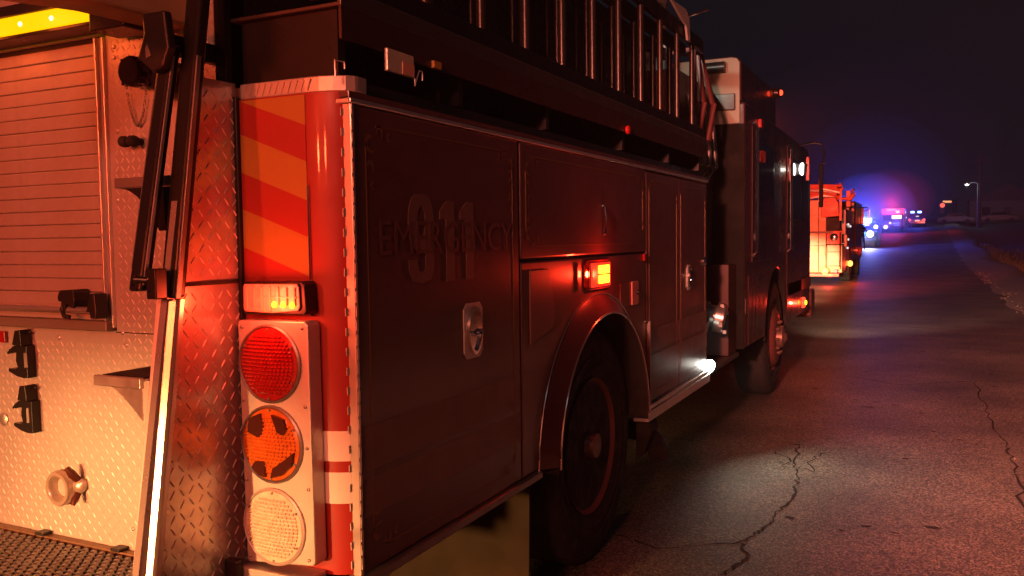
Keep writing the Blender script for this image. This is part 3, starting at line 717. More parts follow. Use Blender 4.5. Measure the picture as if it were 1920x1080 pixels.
# wheel-arch fender panel
def clip_arch(y0, y1, z0, z1, c, r):
    a0 = math.asin((z0 - c[1]) / r) if abs(z0 - c[1]) < r else 0
    return [(y0, z0), (y0, z1), (y1, z1), (y1, z0)] + [(c[0] + r * math.cos(t), c[1] + r * math.sin(t)) for t in [a0 + (math.pi - 2 * a0) * i / 30 for i in range(31)]]
FP = sidedoor(0, 0, 0, 0, 'wheel_arch_panel', clip_arch(1.000, 2.470, .600, 1.375, AC, .62))
UD = sidedoor(1.000, 2.470, 1.387, 1.800)
goldline(UD, 1.045, 2.425, 1.43, 1.755)
MB().tube([(.004, 1.83, 1.47), (.016, 1.83, 1.475), (.02, 1.83, 1.55), (.012, 1.83, 1.60), (.003, 1.83, 1.60)], .006, 8).build('pull_handle', M_chrome, UD, smooth=True)
D3 = sidedoor(2.485, 3.10, .600, 1.790); D4 = sidedoor(3.108, 3.785, .600, 1.790)
sstripe(D3, 2.487, 3.098); sstripe(D4, 3.11, 3.783)
goldline(D3, 2.53, 3.06, .65, 1.75); goldline(D4, 3.15, 3.74, .65, 1.75)
dhandle(D4, 3.32, 1.215, .045, .075)
MB().box(.001, .02, 2.480, 2.492, .60, 1.03).box(.001, .012, 2.43, 2.49, 1.028, 1.036).build('door_edge_strip', M_gun, D3, bevel=.002)
MB().lathe([(0, .03), (.012, .03), (.016, .02)], (.0, 3.70, 1.30), (1, 0, 0), 16).build('door_catch', M_chrome, D4, smooth=True)
# fuel door and panels in the fender
MB().prism([(1.06, 1.075), (1.06, 1.345), (1.22, 1.345), (1.285, 1.20), (1.27, 1.12)], 0, .0003, .008).build('fuel_door', mat('fuel_door_paint', (.16, .07, .06), .4, 0, .2), FP, bevel=.003)
bx = MB().box(.0003, .010, 2.225, 2.325, 1.13, 1.245).build('bottle_door', mat('pinkish_latch', (.55, .22, .18), .35, .3), FP, bevel=.004)
MB().lathe([(0, .013), (.012, .012), (.016, .007)], (.010, 2.30, 1.19), (1, 0, 0), 14).build('latch_knob', M_blackm, bx, smooth=True)
MB().box(.0003, .006, 2.06, 2.19, 1.13, 1.245).build('bottle_cover', M_paint, FP, bevel=.003)
MB().box(.0003, .012, 2.415, 2.455, 1.340, 1.375).build('latch', M_lr, UD, bevel=.003)
# side marker / warning lamp above the wheel
SL = MB().prism([(1.63, 1.235), (1.61, 1.255), (1.61, 1.345), (1.63, 1.365), (1.88, 1.365), (1.90, 1.345), (1.90, 1.255), (1.88, 1.235)], 0, .0003, .018).build('side_warning_light', M_lr, FP, bevel=.012)
MB().box(.018, .026, 1.64, 1.87, 1.248, 1.352).build('lamp_lens', mat('red_lens_lit', (.12, .002, .002), .3, emis=(1, .04, .015), es=1.0), SL, bevel=.02, seg=3)
MB().box(.0262, .031, 1.715, 1.84, 1.262, 1.298).box(.0262, .031, 1.715, 1.84, 1.304, 1.340).build('lamp_core', E_core, SL, bevel=.012, seg=3)
MB().box(.018, .024, 1.56, 1.59, 1.255, 1.345).build('lamp_end', M_lr, SL)
lamp('side_warning_glow', 'POINT', (.085, 1.765, 1.30), 4.5, (1, .03, .010), .02)
# fender ring
o_ = circ(AC[0], AC[1] + .02, .650, 36, 3, 177, False); i_ = circ(AC[0], AC[1] + .02, .565, 36, 3, 177, False)
def arcstrip(outer, inner, x0, x1, xb):
    mb = MB(); n = len(outer)
    vs = [(x0, *p) for p in outer] + [(x1, *p) for p in inner] + [(xb, *p) for p in inner]
    mb.add(vs, [(i, i + 1, n + i + 1, n + i) for i in range(n - 1)] + [(n + i, n + i + 1, 2 * n + i + 1, 2 * n + i) for i in range(n - 1)]); return mb
FN = arcstrip(o_, i_, .002, .055, .05).build('wheel_fender', mat('fender_rubber', (.05, .018, .016), .3, 0, .3), ENG, smooth=True)
mb = MB().tube([(.057, *p) for p in circ(AC[0], AC[1] + .02, .568, 40, 2, 178, False)], .0045, 8); mb.tube([(.004, *p) for p in circ(AC[0], AC[1] + .02, .652, 40, 2, 178, False)], .0040, 8)
mb.build('fender_trim', mat('fender_trim_metal', (.5, .46, .43), .22, .9), FN, smooth=True)
mb = MB(); n = 30; A = circ(AC[0], AC[1] + .02, .566, n, 0, 180, False)
mb.add([(.05, *p) for p in A] + [(-.58, *p) for p in A], [(i, i + 1, n + 2 + i, n + 1 + i) for i in range(n)])
mb.build('wheel_well', M_dark, ENG, smooth=True)
# rub rail at the foot of the doors (two lengths)
for y0, y1 in ((.03, 1.13), (2.44, 3.80)):
    rr = MB().box(-.02, .018, y0, y1, .572, .596).build('rub_rail', M_alu if y0 > 2 else M_gun, ENG, bevel=.003)
    MB().box(-.50, -.021, y0, y1, .568, .576).build('rail_underside', M_dark, rr)
MB().box(-.06, .02, 2.44, 3.80, .515, .568).build('running_step', M_alu, ENG, bevel=.004)
MB().box(-.05, .005, .02, 3.80, 1.801, 1.815).build('drip_rail', M_alu, ENG, bevel=.003)
MB().box(-.03, .0, .02, 3.80, 1.817, 1.831).build('deck_edge', M_paint, ENG)
# mud flap
MB().prism([(-.62, .10), (-.62, .56), (-.005, .56), (-.005, .46), (-.012, .06), (-.30, .03)], 1, 1.055, 1.068).build('mud_flap', M_mud, ENG, bevel=.003)
MB().prism([(-.06, .30), (-.06, .56), (-.01, .56), (.02, .46), (-.01, .36)], 1, 2.49, 2.62).build('exhaust_bracket', M_dark, ENG)
MB().tube([(-.30, 2.75, .42), (-.10, 2.72, .40), (.02, 2.62, .36), (.04, 2.55, .33)], .055, 14).build('exhaust_pipe', M_dark, ENG, smooth=True)

def wheel(yc, zc, x, parent, front=False):
    "x = outer face of tyre"
    t = MB().lathe([(-.27, .33), (-.285, .40), (-.28, .49), (-.25, .525), (-.04, .525), (-.012, .505), (.0, .46), (-.002, .40), (-.018, .335), (-.03, .295)], (x, yc, zc), (1, 0, 0), 56).build('wheel', M_rub, parent, smooth=True)
    mb = MB()
    for r in (.36, .41, .47): mb.tube([(x + (.001 if r < .45 else -.004), yc + r * math.cos(a), zc + r * math.sin(a)) for a in [2 * math.pi * i / 48 for i in range(48)]], .003, 5, closed=True)
    mb.build('tyre_rib', M_rub, t, kind='stuff')
    rim = [(-.24, .20), (-.20, .262), (-.05, .268), (-.022, .292), (-.012, .304), (-.020, .300), (-.034, .285), (-.055, .272), (-.115, .265), (-.165, .235), (-.17, .16), (-.16, .10)] if not front else [(-.14, .27), (-.022, .292), (-.012, .304), (-.034, .285), (.02, .24), (.035, .17), (.03, .10)]
    mb = MB(); prof = rim
    MB().lathe(prof, (x, yc, zc), (1, 0, 0), 48).build('rim', mat('dull_painted_rim', (.24, .09, .08), .4, .4, noise=.2), t, smooth=True)
    MB().lathe([(-.17, .115), (-.06, .10), (-.045, .075), (-.03, .06), (.01, .055), (.016, .03)] if not front else [(.03, .10), (.08, .09), (.09, .05), (.11, .03)], (x, yc, zc), (1, 0, 0), 28).build('hub', mat('dirty_hub', (.20, .12, .10), .4, .5), t, smooth=True)
    mb = MB()
    for k in range(10):
        a = 2 * math.pi * k / 10; mb.lathe([(0, .014), (.03, .014), (.034, .008)], (x + (-.17 if not front else .03), yc + .145 * math.cos(a), zc + .145 * math.sin(a)), (1, 0, 0), 6)
    mb.build('wheel_nut', MATS['dirty_hub'], t, kind='stuff')
    return t
wheel(WC[0], .525, -.045, ENG)
wheel(6.35, .525, .02, ENG, True)

# ---------------------------------------------------------------- ladder rack channel
MB().prism([(-.002, 2.035), (-.002, 2.078), (-.012, 2.086), (-.028, 2.086), (-.028, 2.075), (-.014, 2.07), (-.014, 2.045), (-.36, 2.045), (-.36, 2.035)], 1, -.0, 3.80).build('rack_channel', mat('rack_dull_metal', (.10, .08, .075), .4, .7, noise=.2), ENG, bevel=.002)
MB().box(-.010, -.002, -.0, 3.80, 1.955, 2.034).build('rack_skirt', mat('rack_dark_red', (.035, .014, .012), .45, noise=.2), ENG)
for y in (.02, .62, 1.3, 2.2, 3.0, 3.7): MB().box(-.34, -.03, y, y + .03, 1.875, 2.034).build('rack_bracket', M_blackm, ENG)
MB().box(.002, .012, .175, .305, 1.905, 1.965).build('square_reflector', mat('dim_pale_lens', (.46, .42, .33), .35, 0, .3), ENG, bevel=.003)
MB().box(.012, .0145, .245, .302, 1.907, 1.940).build('reflector_wedge', mat('dim_peach_lens', (.62, .32, .22), .35), ENG)
mb = MB().tube([(-.012, -.016, 1.86), (-.012, -.016, 1.90), (-.012, .02, 1.902), (-.012, .022, 1.885)], .0025, 6)
mb.build('wire_hook', M_alu, ENG)
mb = MB().tube([(.012, .306, 1.905), (.012, .306, 1.885), (.012, .33, 1.93), (.012, .345, 1.93), (.012, .345, 1.905)], .0022, 6)
mb.build('wire_hook', M_alu, ENG)
MB().lathe([(0, .02), (.012, .02), (.016, .012)], (.0, 2.18, 1.965), (1, 0, 0), 14).build('small_red_marker', mat('dim_red_lens', (.45, .02, .015), .3), ENG, smooth=True)
MB().box(-.002, .008, .42, .46, 1.955, 1.975).build('rack_tag', M_tape_o, ENG)
# ladders standing on edge in the rack
def ladder(name, x, y0, y1, z0, z1, off, pitch, m, label):
    t = thing(name, (x, (y0 + y1) / 2, z0), label, 'ladder', 'ground ladders racked on the engine')
    for z, hh in ((z0, .075), (z1 - .075, .075)):
        MB().box(x - .016, x + .016, y0, y1, z, z + hh).build('ladder_rail', m, t, bevel=.004)
    y = y0 + off; base = None
    while y < y1 - .05:
        if base is None:
            base = MB().tube([(x, y, z0 + .075), (x, y, z1 - .075)], .017, 12).build('rung', mat('worn_aluminium_rung', (.065, .052, .05), .32, .7), t, smooth=True); b0 = y
        else:
            o = base.copy(); COL.objects.link(o); o.location = (0, y - b0, 0)
        y += pitch
    return t
M_lad = mat('dark_ladder_rail', (.022, .017, .017), .4, .5, noise=.2)
ladder('ground_ladder', -.075, .15, 3.95, 2.090, 2.74, .36, .355, M_lad, 'outermost long ladder standing on edge on the fire engine side rack')
ladder('ground_ladder', -.165, .10, 3.85, 2.090, 2.70, .22, .355, M_lad, 'inner ladder on edge between the outermost ladder and the hose bed wall')
ladder('ground_ladder', -.255, .30, 3.7, 2.090, 2.66, .12, .355, M_lad, 'innermost shorter ladder on edge against the black hose bed wall')
# pale bracket with eyelet at the ladders' forward end
MB().prism([(3.05, 2.80), (3.42, 2.82), (3.50, 2.78), (3.52, 2.64), (3.46, 2.64), (3.42, 2.72), (3.30, 2.74)], 0, -.05, -.035).build('ladder_bracket', M_cream, ENG, bevel=.01, seg=3)
# deck gun on top behind the cab
mb = MB().tube([(-.45, 4.3, 2.55), (-.45, 4.3, 2.85), (-.42, 4.2, 2.98), (-.35, 4.0, 3.06)], [.06, .05, .045, .035], 12)
mb.build('deck_gun', M_gun, ENG, smooth=True)
MB().tube([(-.33, 4.05, 3.02), (-.36, 4.0, 3.12)], .014, 8).tube([(-.28, 4.15, 2.95), (-.10, 4.25, 3.02)], .012, 8).tube([(-.5, 4.1, 2.92), (-.62, 4.0, 2.98)], .016, 8).build('deck_gun_handle', M_chrome, ENG, smooth=True)

# ---------------------------------------------------------------- pump compartment
PB = MB().box(-.60, -.20, 3.80, 4.84, .60, 2.55).build('pump_panel', mat('dark_pump_panel', (.09, .09, .085), .4, .5, noise=.3, nscale=5), ENG)
MB().box(-.60, .0, 3.81, 4.83, .545, .575).build('pump_step', mat('dark_step_plate', (.12, .11, .10), .5, .6, noise=.2), ENG, bevel=.003)
MB().box(-.20, -.02, 4.55, 4.82, .58, 1.25).build('pump_side_panel', mat('dim_maroon_panel', (.05, .018, .016), .5), ENG, bevel=.004)
for y in (3.95, 4.12, 4.30, 4.48):
    MB().tube([(-.17, y, 1.85), (-.10, y, 1.95), (-.12, y, 2.20), (-.16, y, 2.40)], .022, 10).build('discharge_pipe', M_gun, PB, smooth=True)
for y, zz in ((3.95, 1.55), (4.15, 1.55), (4.35, 1.55), (4.05, 1.38), (4.25, 1.38), (4.45, 1.38)):
    MB().lathe([(0, .06), (.02, .06), (.024, .05), (.018, .048)], (-.20, y, zz), (1, 0, 0), 20).build('pressure_gauge', mat('gauge_face', (.25, .24, .22), .2, 0, .5), PB, smooth=True)
it = MB().lathe([(0, .085), (.05, .082), (.06, .095), (.09, .095), (.10, .078), (.15, .078), (.155, .105), (.21, .105), (.22, .09), (.225, .03)], (-.20, 4.25, .93), (1, .15, -.25), 28)
for k in range(4):
    a = R(90 * k + 20); it.box(-.005, .02, 4.26 + .10 * math.cos(a) - .012, 4.26 + .10 * math.cos(a) + .012, .88 + .10 * math.sin(a) - .012, .88 + .10 * math.sin(a) + .012)
it.build('intake_cap', mat('worn_steel_cap', (.42, .40, .36), .3, .85, noise=.3), PB, smooth=True)
for k, y in enumerate((3.92, 4.05)):
    MB().lathe([(0, .05), (.08, .045), (.09, .06), (.13, .06), (.135, .02)], (-.20, y + k * .05, .98 - k * .12), (1, 0, -.3), 20).build('discharge_cap', M_gun, PB, smooth=True)
mb = MB()
for k in range(3): mb.tube([(-.16 + .05 * k, 3.9 + .1 * k, 2.10), (-.12 + .04 * k, 3.95 + .1 * k, 2.35), (-.14, 4.0 + .1 * k, 2.7), (-.3, 4.1, 2.72)], .022, 10)
mb.build('crosslay_hose', mat('dark_red_hose', (.12, .03, .03), .5, noise=.3), ENG, smooth=True)
# white ground lamp at the front foot of the compartment
GL = MB().box(-.05, .012, 3.80, 3.86, .555, .60).build('ground_light', M_gun, ENG, bevel=.003)
MB().lathe([(0, .020), (.010, .042), (.022, .046), (.032, .036), (.028, .01)], (-.002, 3.812, .615), (.72, -.55, -.15), 18).build('lamp_lens', E_white, GL, smooth=True)
lamp('ground_light_beam', 'SPOT', (.09, 3.93, .57), 31, (1, .95, .74), .02, (2.4, 3.9, .16), 125, 1)
lamp('ground_light_beam', 'SPOT', (.13, 3.95, .57), 18, (1, .95, .74), .02, (1.6, 3.3, .0), 140, 1)
lamp('ground_light_spill', 'POINT', (.09, 3.93, .60), .25, WHITE, .03)

DL = MB().box(-.42, -.34, 3.50, 3.58, 2.74, 2.80).build('deck_fill_light', M_blackm, ENG, bevel=.006)  # unseen lamp added to whiten the cab's rear panel
MB().box(-.41, -.35, 3.581, 3.588, 2.75, 2.79).build('lamp_lens', E_whites, DL)
lamp('deck_fill_beam', 'SPOT', (-.36, 3.62, 2.77), 20, (1, .95, .75), .02, (-.12, 4.84, 2.45), 60, .8)
# ---------------------------------------------------------------- cab
XC = .04
cabp = [(4.84, .60), (4.84, 2.46), (8.45, 2.42), (8.70, 2.30), (8.74, 1.35), (8.72, .60)]
CW = (6.35, .56); cr = .60
arc = [(CW[0] + cr * math.cos(t), CW[1] + cr * math.sin(t)) for t in [.06 + (math.pi - .12) * i / 24 for i in range(25)]]
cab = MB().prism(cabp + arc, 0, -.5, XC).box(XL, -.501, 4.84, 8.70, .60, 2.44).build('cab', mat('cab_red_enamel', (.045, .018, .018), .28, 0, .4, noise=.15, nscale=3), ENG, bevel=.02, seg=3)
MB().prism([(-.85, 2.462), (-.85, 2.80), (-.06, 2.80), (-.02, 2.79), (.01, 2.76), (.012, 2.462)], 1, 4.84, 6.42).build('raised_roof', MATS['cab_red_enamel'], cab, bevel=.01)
MB().prism([(-.85, 2.47), (-.85, 2.79), (-.06, 2.79), (-.02, 2.78), (.0, 2.75), (.002, 2.30), (-.85, 2.30)], 1, 4.825, 4.838).build('cab_rear_panel', mat('dull_cream_panel', (.27, .26, .20), .7), cab, bevel=.003)
MB().tube([(-.30, 4.79, 2.72), (-.10, 4.79, 2.72)], .04, 12).build('rear_wall_lamp', M_black, cab, smooth=True)
MB().box(-.2, -.03, 4.80, 4.824, 2.40, 2.52).build('vent_box', M_black, cab, bevel=.004)
well = MB(); n = 24; A = circ(CW[0], CW[1], .598, n, 0, 180, False)
well.add([(XC - .003, *p) for p in A] + [(-.49, *p) for p in A], [(i, i + 1, n + 2 + i, n + 1 + i) for i in range(n)])
well.build('wheel_well', M_dark, cab)
for (y0, y1, z0, z1) in ((5.15, 6.05, 1.62, 2.22), (6.95, 7.85, 1.62, 2.22)):
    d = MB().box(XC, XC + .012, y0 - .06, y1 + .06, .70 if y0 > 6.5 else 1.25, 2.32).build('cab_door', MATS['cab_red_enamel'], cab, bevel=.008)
    MB().box(XC + .012, XC + .016, y0, y1, z0, z1).build('window', M_glass, d, bevel=.002)
    MB().tube([(XC + .02, y0 - .10 + 0, 1.30), (XC + .055, y0 - .10, 1.34), (XC + .055, y0 - .10, 2.28), (XC + .02, y0 - .10, 2.32)], .013, 8).build('grab_rail', M_chrome, d, smooth=True)
    MB().box(XC + .012, XC + .03, y0 + .06, y0 + .18, 1.42, 1.48).build('handle', M_chrome, d, bevel=.004)
MB().box(XC, XC + .006, 8.0, 8.45, 1.60, 2.22).build('quarter_window', M_glass, cab)
mb = MB().box(XC, XC + .03, 5.36, 5.46, 2.32, 2.39).build('side_marker', M_lr, cab, bevel=.005)
MB().box(XC + .016, XC + .04, 5.38, 5.50, 2.05, 2.14).build('side_marker', mat('bright_red_reflector', (.75, .10, .08), .4), cab, bevel=.005)
for y, zz in ((4.95, .93), (5.1, .93), (5.25, .93)):
    MB().box(XC, XC + .01, y, y + .13, .62, 1.15).build('lower_panel', MATS['cab_red_enamel'], cab, bevel=.006)
for a_ in ((XC, XC + .002, 4.86, 5.7), (XC + .01, XC + .012, 6.96, 8.7)): MB().box(*a_, .865, .98).build('side_stripe', MATS['shaded_side_tape'], cab)
MB().box(-.5, XC - .004, 4.826, 4.836, .60, 2.295).build('cab_back_shade', mat('dark_back_shade', (.014, .013, .012), .85, 0, noise=.3, spec=.1), cab)  # dark sheet added to keep the cab's rear face dim
# mirrors
mb = MB().tube([(XC, 7.75, 2.40), (.16, 7.95, 2.44), (.24, 8.0, 2.42), (.26, 8.0, 2.33), (.255, 8.0, 2.22)], .011, 8)
mb.build('mirror_arm', M_chrome, ENG, smooth=True)
MB().box(.215, .255, 7.98, 8.03, 1.75, 2.22).build('mirror', mat('matt_black_shell', (.012, .012, .012), .8, spec=.1), ENG, bevel=.012)
SC = MB().lathe([(0, .05), (.03, .075), (.05, .07)], (.075, 7.62, 2.14), (.5, -.85, -.05), 18).build('scene_light', M_blackm, ENG, smooth=True)
MB().lathe([(0, .066), (.006, .05)], (.10, 7.577, 2.137), (.9, -.45, -.05), 18).build('lamp_lens', E_whites, SC, smooth=True)
MB().box(.13, .16, 7.60, 7.63, 2.02, 2.26).build('lamp_bracket', M_lr, SC)
lamp('scene_light_glow', 'POINT', (.16, 7.45, 2.13), .5, WHITE, .004)
# roof beacon
rb = MB().lathe([(0, .05), (.06, .045), (.08, .02)], (-.02, 6.38, 2.745), (1, 0, 0), 16).build('roof_marker', M_blackm, cab, smooth=True)
MB().lathe([(0, .026), (.02, .02), (.024, .005)], (.055, 6.38, 2.745), (1, 0, 0), 14).build('lamp_lens', E_red, rb, smooth=True)
# bumper
bmp = MB().box(XL, .06, 8.72, 9.05, .50, .82).build('front_bumper', M_paint, ENG, bevel=.03, seg=3)
MB().box(.04, .052, 7.93, 8.10, .66, .78).build('bumper_light', M_chrome, cab, bevel=.004)
MB().lathe([(0, .06), (.02, .058), (.03, .04)], (.052, 8.0, .725), (1, -.15, 0), 20).build('lamp_lens', mat('red_lens_lit2', (.4, .01, .01), .3, emis=(1, .06, .02), es=2.5), cab, smooth=True)
MB().lathe([(0, .026), (.01, .02)], (.085, 7.994, .725), (1, -.15, 0), 14).build('lamp_core', E_core, cab, smooth=True)
lamp('bumper_light_glow', 'POINT', (.17, 7.95, .72), 5, (1, .03, .015), .04)
# forward lamps of the foreground engine, lighting the vehicle ahead
for x in (-.35, -2.1):
    MB().lathe([(0, .09), (.02, .085)], (x, 9.05, .95), (0, 1, 0), 20).build('headlamp', E_whites, ENG)
    lamp('headlamp_beam', 'SPOT', (x, 9.15, .95), 17000, (1, .66, .36), .06, (-1.9, 24.4, .15), 10.5, .8)
lamp('cab_beacon_front', 'SPOT', (-.7, 8.9, 2.9), 17000, (1, .085, .035), .12, (-1.6, 24, 2.2), 36, .6)
lamp('headlamp_spill', 'SPOT', (-.3, 9.15, .95), 1100, (1, .62, .45), .06, (2.6, 26, -.2), 50, 1)

# ================================================================== SECOND ENGINE AHEAD
V2 = thing('rescue_truck', (-2.2, 28, 0), 'fire truck parked just ahead, its rear end glowing red and white in the headlamps', 'fire truck')
X2 = -.95; Y2 = 24.4
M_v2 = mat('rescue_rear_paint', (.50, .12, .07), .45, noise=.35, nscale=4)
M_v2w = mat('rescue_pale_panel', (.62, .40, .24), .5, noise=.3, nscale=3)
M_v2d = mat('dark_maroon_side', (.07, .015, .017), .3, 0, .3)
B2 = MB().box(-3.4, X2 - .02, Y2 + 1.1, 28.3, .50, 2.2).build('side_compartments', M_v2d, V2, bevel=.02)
for y in (25.8, 27.0): MB().box(X2 - .02, X2 - .015, y, y + .02, .55, 2.15).build('door_gap', M_dark, B2)
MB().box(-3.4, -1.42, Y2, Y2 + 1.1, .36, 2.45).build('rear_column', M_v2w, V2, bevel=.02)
for k in (2, 6): MB().box(-2.2, -1.43, Y2 - .004, Y2 - .001, .70 + .22 * k, .709 + .22 * k).build('panel_seam', M_dark, V2)
MB().box(-1.63, -1.61, Y2 - .005, Y2 - .0045, .38, 2.4).build('panel_seam', M_dark, V2)
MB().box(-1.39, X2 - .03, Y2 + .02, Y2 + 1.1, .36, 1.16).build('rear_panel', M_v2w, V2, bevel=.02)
for z_ in (.55, .95): MB().box(-1.36, X2 - .06, Y2 + .014, Y2 + .018, z_, z_ + .014).build('panel_seam', M_dark, V2)
MB().box(-1.418, -1.394, Y2 + .03, Y2 + .5, .36, 1.1).build('ladder_stile', M_v2, V2)
MB().box(-1.40, X2 - .04, Y2 - .01, Y2 + .01, 1.18, 1.56).build('tread_panel', M_v2, V2, bevel=.01)
MB().lathe([(0, .11), (.03, .11), (.05, .06)], (-1.20, Y2 - .01, 1.38), (0, -1, 0), 20).build('hose_outlet', M_chrome, V2, smooth=True)
MB().box(-3.3, -1.22, Y2 - .06, Y2 - .01, 1.50, 1.55).build('rear_handrail', M_black, V2, bevel=.005)
MB().tube([(-1.03, Y2 - .06, .45), (-1.03, Y2 - .06, 1.52)], .02, 8).build('grab_rail', M_chrome, V2, smooth=True)
MB().box(-1.42, -1.06, Y2 + .05, Y2 + .3, 1.57, 1.93).build('dark_recess', M_dark, V2)
MB().prism([(-1.56, 1.94), (-1.56, 2.42), (-1.44, 2.52), (-1.17, 2.50), (-1.09, 2.36), (-1.06, 1.98)], 1, Y2 - .05, Y2 + .4).build('upper_cabinet', M_v2, V2, bevel=.02)
MB().box(-1.06, -1.00, Y2, Y2 + .04, 1.85, 2.75).build('stanchion', M_v2, V2)
MB().box(-.93, -.80, Y2 + .5, Y2 + .65, 2.25, 2.72).build('side_lamp', M_v2, V2, bevel=.02)
rnd = random.Random(5)
for k in range(12):
    zz = 2.52 + .065 * (k % 6); o_ = .06 * (k // 6)
    MB().tube([(-3.0, Y2 + .1 + .05 * (k % 3), zz), (-1.9, Y2 + .05 - o_, zz + rnd.uniform(-.03, .03)), (-1.5, Y2 + .02 - o_, zz + rnd.uniform(-.03, .06)), (-1.22 + .05 * (k % 4), Y2 + .1, zz + rnd.uniform(-.08, .04)), (-1.14 + .03 * (k % 3), Y2 + .6, zz)], .036, 8).build('hose_load', M_v2 if k % 3 else M_cast, V2, smooth=True)
MB().tube([(-1.62, Y2, 2.45), (-1.60, Y2, 3.05)], .022, 8).build('antenna_post', M_v2, V2)
for x, zz in ((-1.08, 2.80), (-.76, 2.62)):
    MB().tube([(-1.16, Y2 + .2, zz - .14), (x, Y2 + .15, zz - .15), (x + .06, Y2 + .12, zz - .02), (x + .05, Y2 + .12, zz + .12)], [.03, .05, .06, .06], 10).build('floodlight', M_v2, V2, smooth=True)
MB().box(-3.3, X2 - .08, Y2 - .36, Y2 - .02, .26, .35).build('tailboard', M_v2, V2, bevel=.01)
MB().lathe([(0, .095), (.02, .075)], (-1.40, Y2 - .37, .42), (0, -1, 0), 16).build('tail_lamp', emit('yellow_tail_lamp', (1, .60, .06), 3), V2)
MB().lathe([(0, .06), (.02, .05)], (-1.12, Y2 - .37, .42), (0, -1, 0), 16).build('tail_lamp', emit('red_tail_lamp', (1, .07, .04), 2.5), V2)
lamp('tail_lamp_glow', 'POINT', (-1.3, Y2 - .5, .28), 26, (1, .05, .02), .06)
MB().lathe([(0, .09), (.02, .07)], (X2 + .03, 26.4, .56), (.6, -.8, 0), 16).build('side_marker', emit('orange_marker', (1, .42, .06), 4), V2)
lamp('side_marker_glow', 'POINT', (X2 + .25, 26.2, .55), 22, (1, .05, .02), .05)
MB().box(X2, X2 + .08, 24.6, 24.85, 1.10, 1.45).build('round_lamp', M_v2w, V2, bevel=.03)
for y in (26.9, 30.4):
    MB().lathe([(-.28, .30), (-.27, .5), (0, .5), (0, .30), (-.05, .28), (-.04, .10), (.03, .06)], (X2 - .01, y, .505), (1, 0, 0), 28).build('wheel', M_rub, V2, smooth=True)
MB().box(-3.4, X2, 28.8, 31.6, .60, 2.55).build('cab', M_v2d, V2, bevel=.06)
PP = MB().box(X2 - .3, X2 - .06, 28.32, 28.78, .65, 2.0).build('pump_panel', M_gun, V2, bevel=.01)
MB().lathe([(0, .13), (.15, .12), (.2, .16), (.28, .14)], (X2 - .06, 28.5, .95), (1, 0, -.2), 20).build('intake_cap', mat('dull_red_cap', (.4, .12, .12), .35, .5), V2, smooth=True)
MB().tube([(X2 + .02, 29.9, 2.35), (X2 + .25, 30.2, 2.38), (X2 + .32, 30.3, 2.3), (X2 + .32, 30.3, 1.72)], .02, 8).build('mirror_arm', M_chrome, V2, smooth=True)
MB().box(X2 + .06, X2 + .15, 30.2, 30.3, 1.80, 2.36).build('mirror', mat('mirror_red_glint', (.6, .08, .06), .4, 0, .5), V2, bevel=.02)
MB().box(X2 - .08, X2 + .06, 30.2, 30.25, 1.80, 2.36).build('mirror', M_black, V2, bevel=.02)
MB().tube([(X2 + .15, 30.25, 2.25), (X2 + .30, 30.25, 2.27)], .03, 8).build('mirror_stub', M_alu, V2)
for x, y, zz in ((X2 + .01, 25.9, 1.75), (X2 + .01, 26.6, 1.70), (X2 + .01, 25.9, 1.30), (X2 + .01, 25.7, 1.05)):
    MB().lathe([(0, .035), (.02, .02)], (x, y, zz), (.6, -.8, 0), 12).build('glowing_reflector', emit('small_pale_glint', (1, .75, .7), 1.2), V2)  # glint put in as emission on the reflectors

# ================================================================== FAR VEHICLES
M_pol = mat('patrol_dark_paint', (.03, .035, .05), .25, 0, .6)
M_polw = mat('patrol_white_paint', (.55, .56, .6), .3, 0, .4)
def patrol(x, y, face, label, paint, cat='police car'):
    "face=-1: nose towards the camera; +1: tail towards the camera"
    zb = zg(y); t = thing('police_car', (x, y, zb), label, cat, 'police cars with their beacons on')
    Y = lambda d: y + face * d
    prof = [(-2.4, .35), (-2.4, .92), (-1.9, 1.02), (-1.75, 1.12), (-1.35, 1.62), (.7, 1.64), (1.25, 1.10), (2.2, .98), (2.42, .80), (2.42, .35)]
    pts = [(Y(a), zb + b) for a, b in prof]
    bd = MB().prism(pts, 0, x - .95, x + .95).build('body', paint, t, bevel=.08, seg=3)
    MB().prism([(Y(a), zb + b) for a, b in ((-1.62, 1.16), (-1.30, 1.54), (.62, 1.56), (1.08, 1.14))], 0, x - .962, x + .962).build('side_window', M_glass, t)
    MB().prism([(Y(a), zb + b) for a, b in ((-1.80, 1.14), (-1.40, 1.58), (-1.36, 1.58), (-1.76, 1.10))], 0, x - .78, x + .78).build('rear_window', M_glass, t)
    MB().prism([(Y(a), zb + b) for a, b in ((.74, 1.60), (1.24, 1.14), (1.28, 1.16), (.78, 1.62))], 0, x - .78, x + .78).build('windscreen', M_glass, t)
    for d in (-1.5, 1.5):
        for s in (-1, 1):
            MB().lathe([(-.12, .2), (-.11, .35), (.1, .35), (.11, .2)], (x + s * .86, Y(d), zb + .35), (1, 0, 0), 20).build('wheel', M_rub, t, smooth=True)
    MB().box(x - .62, x + .62, Y(-.35) - .12, Y(-.35) + .12, zb + 1.655, zb + 1.69).build('beacon_base', M_black, t)
    return t, Y, zb
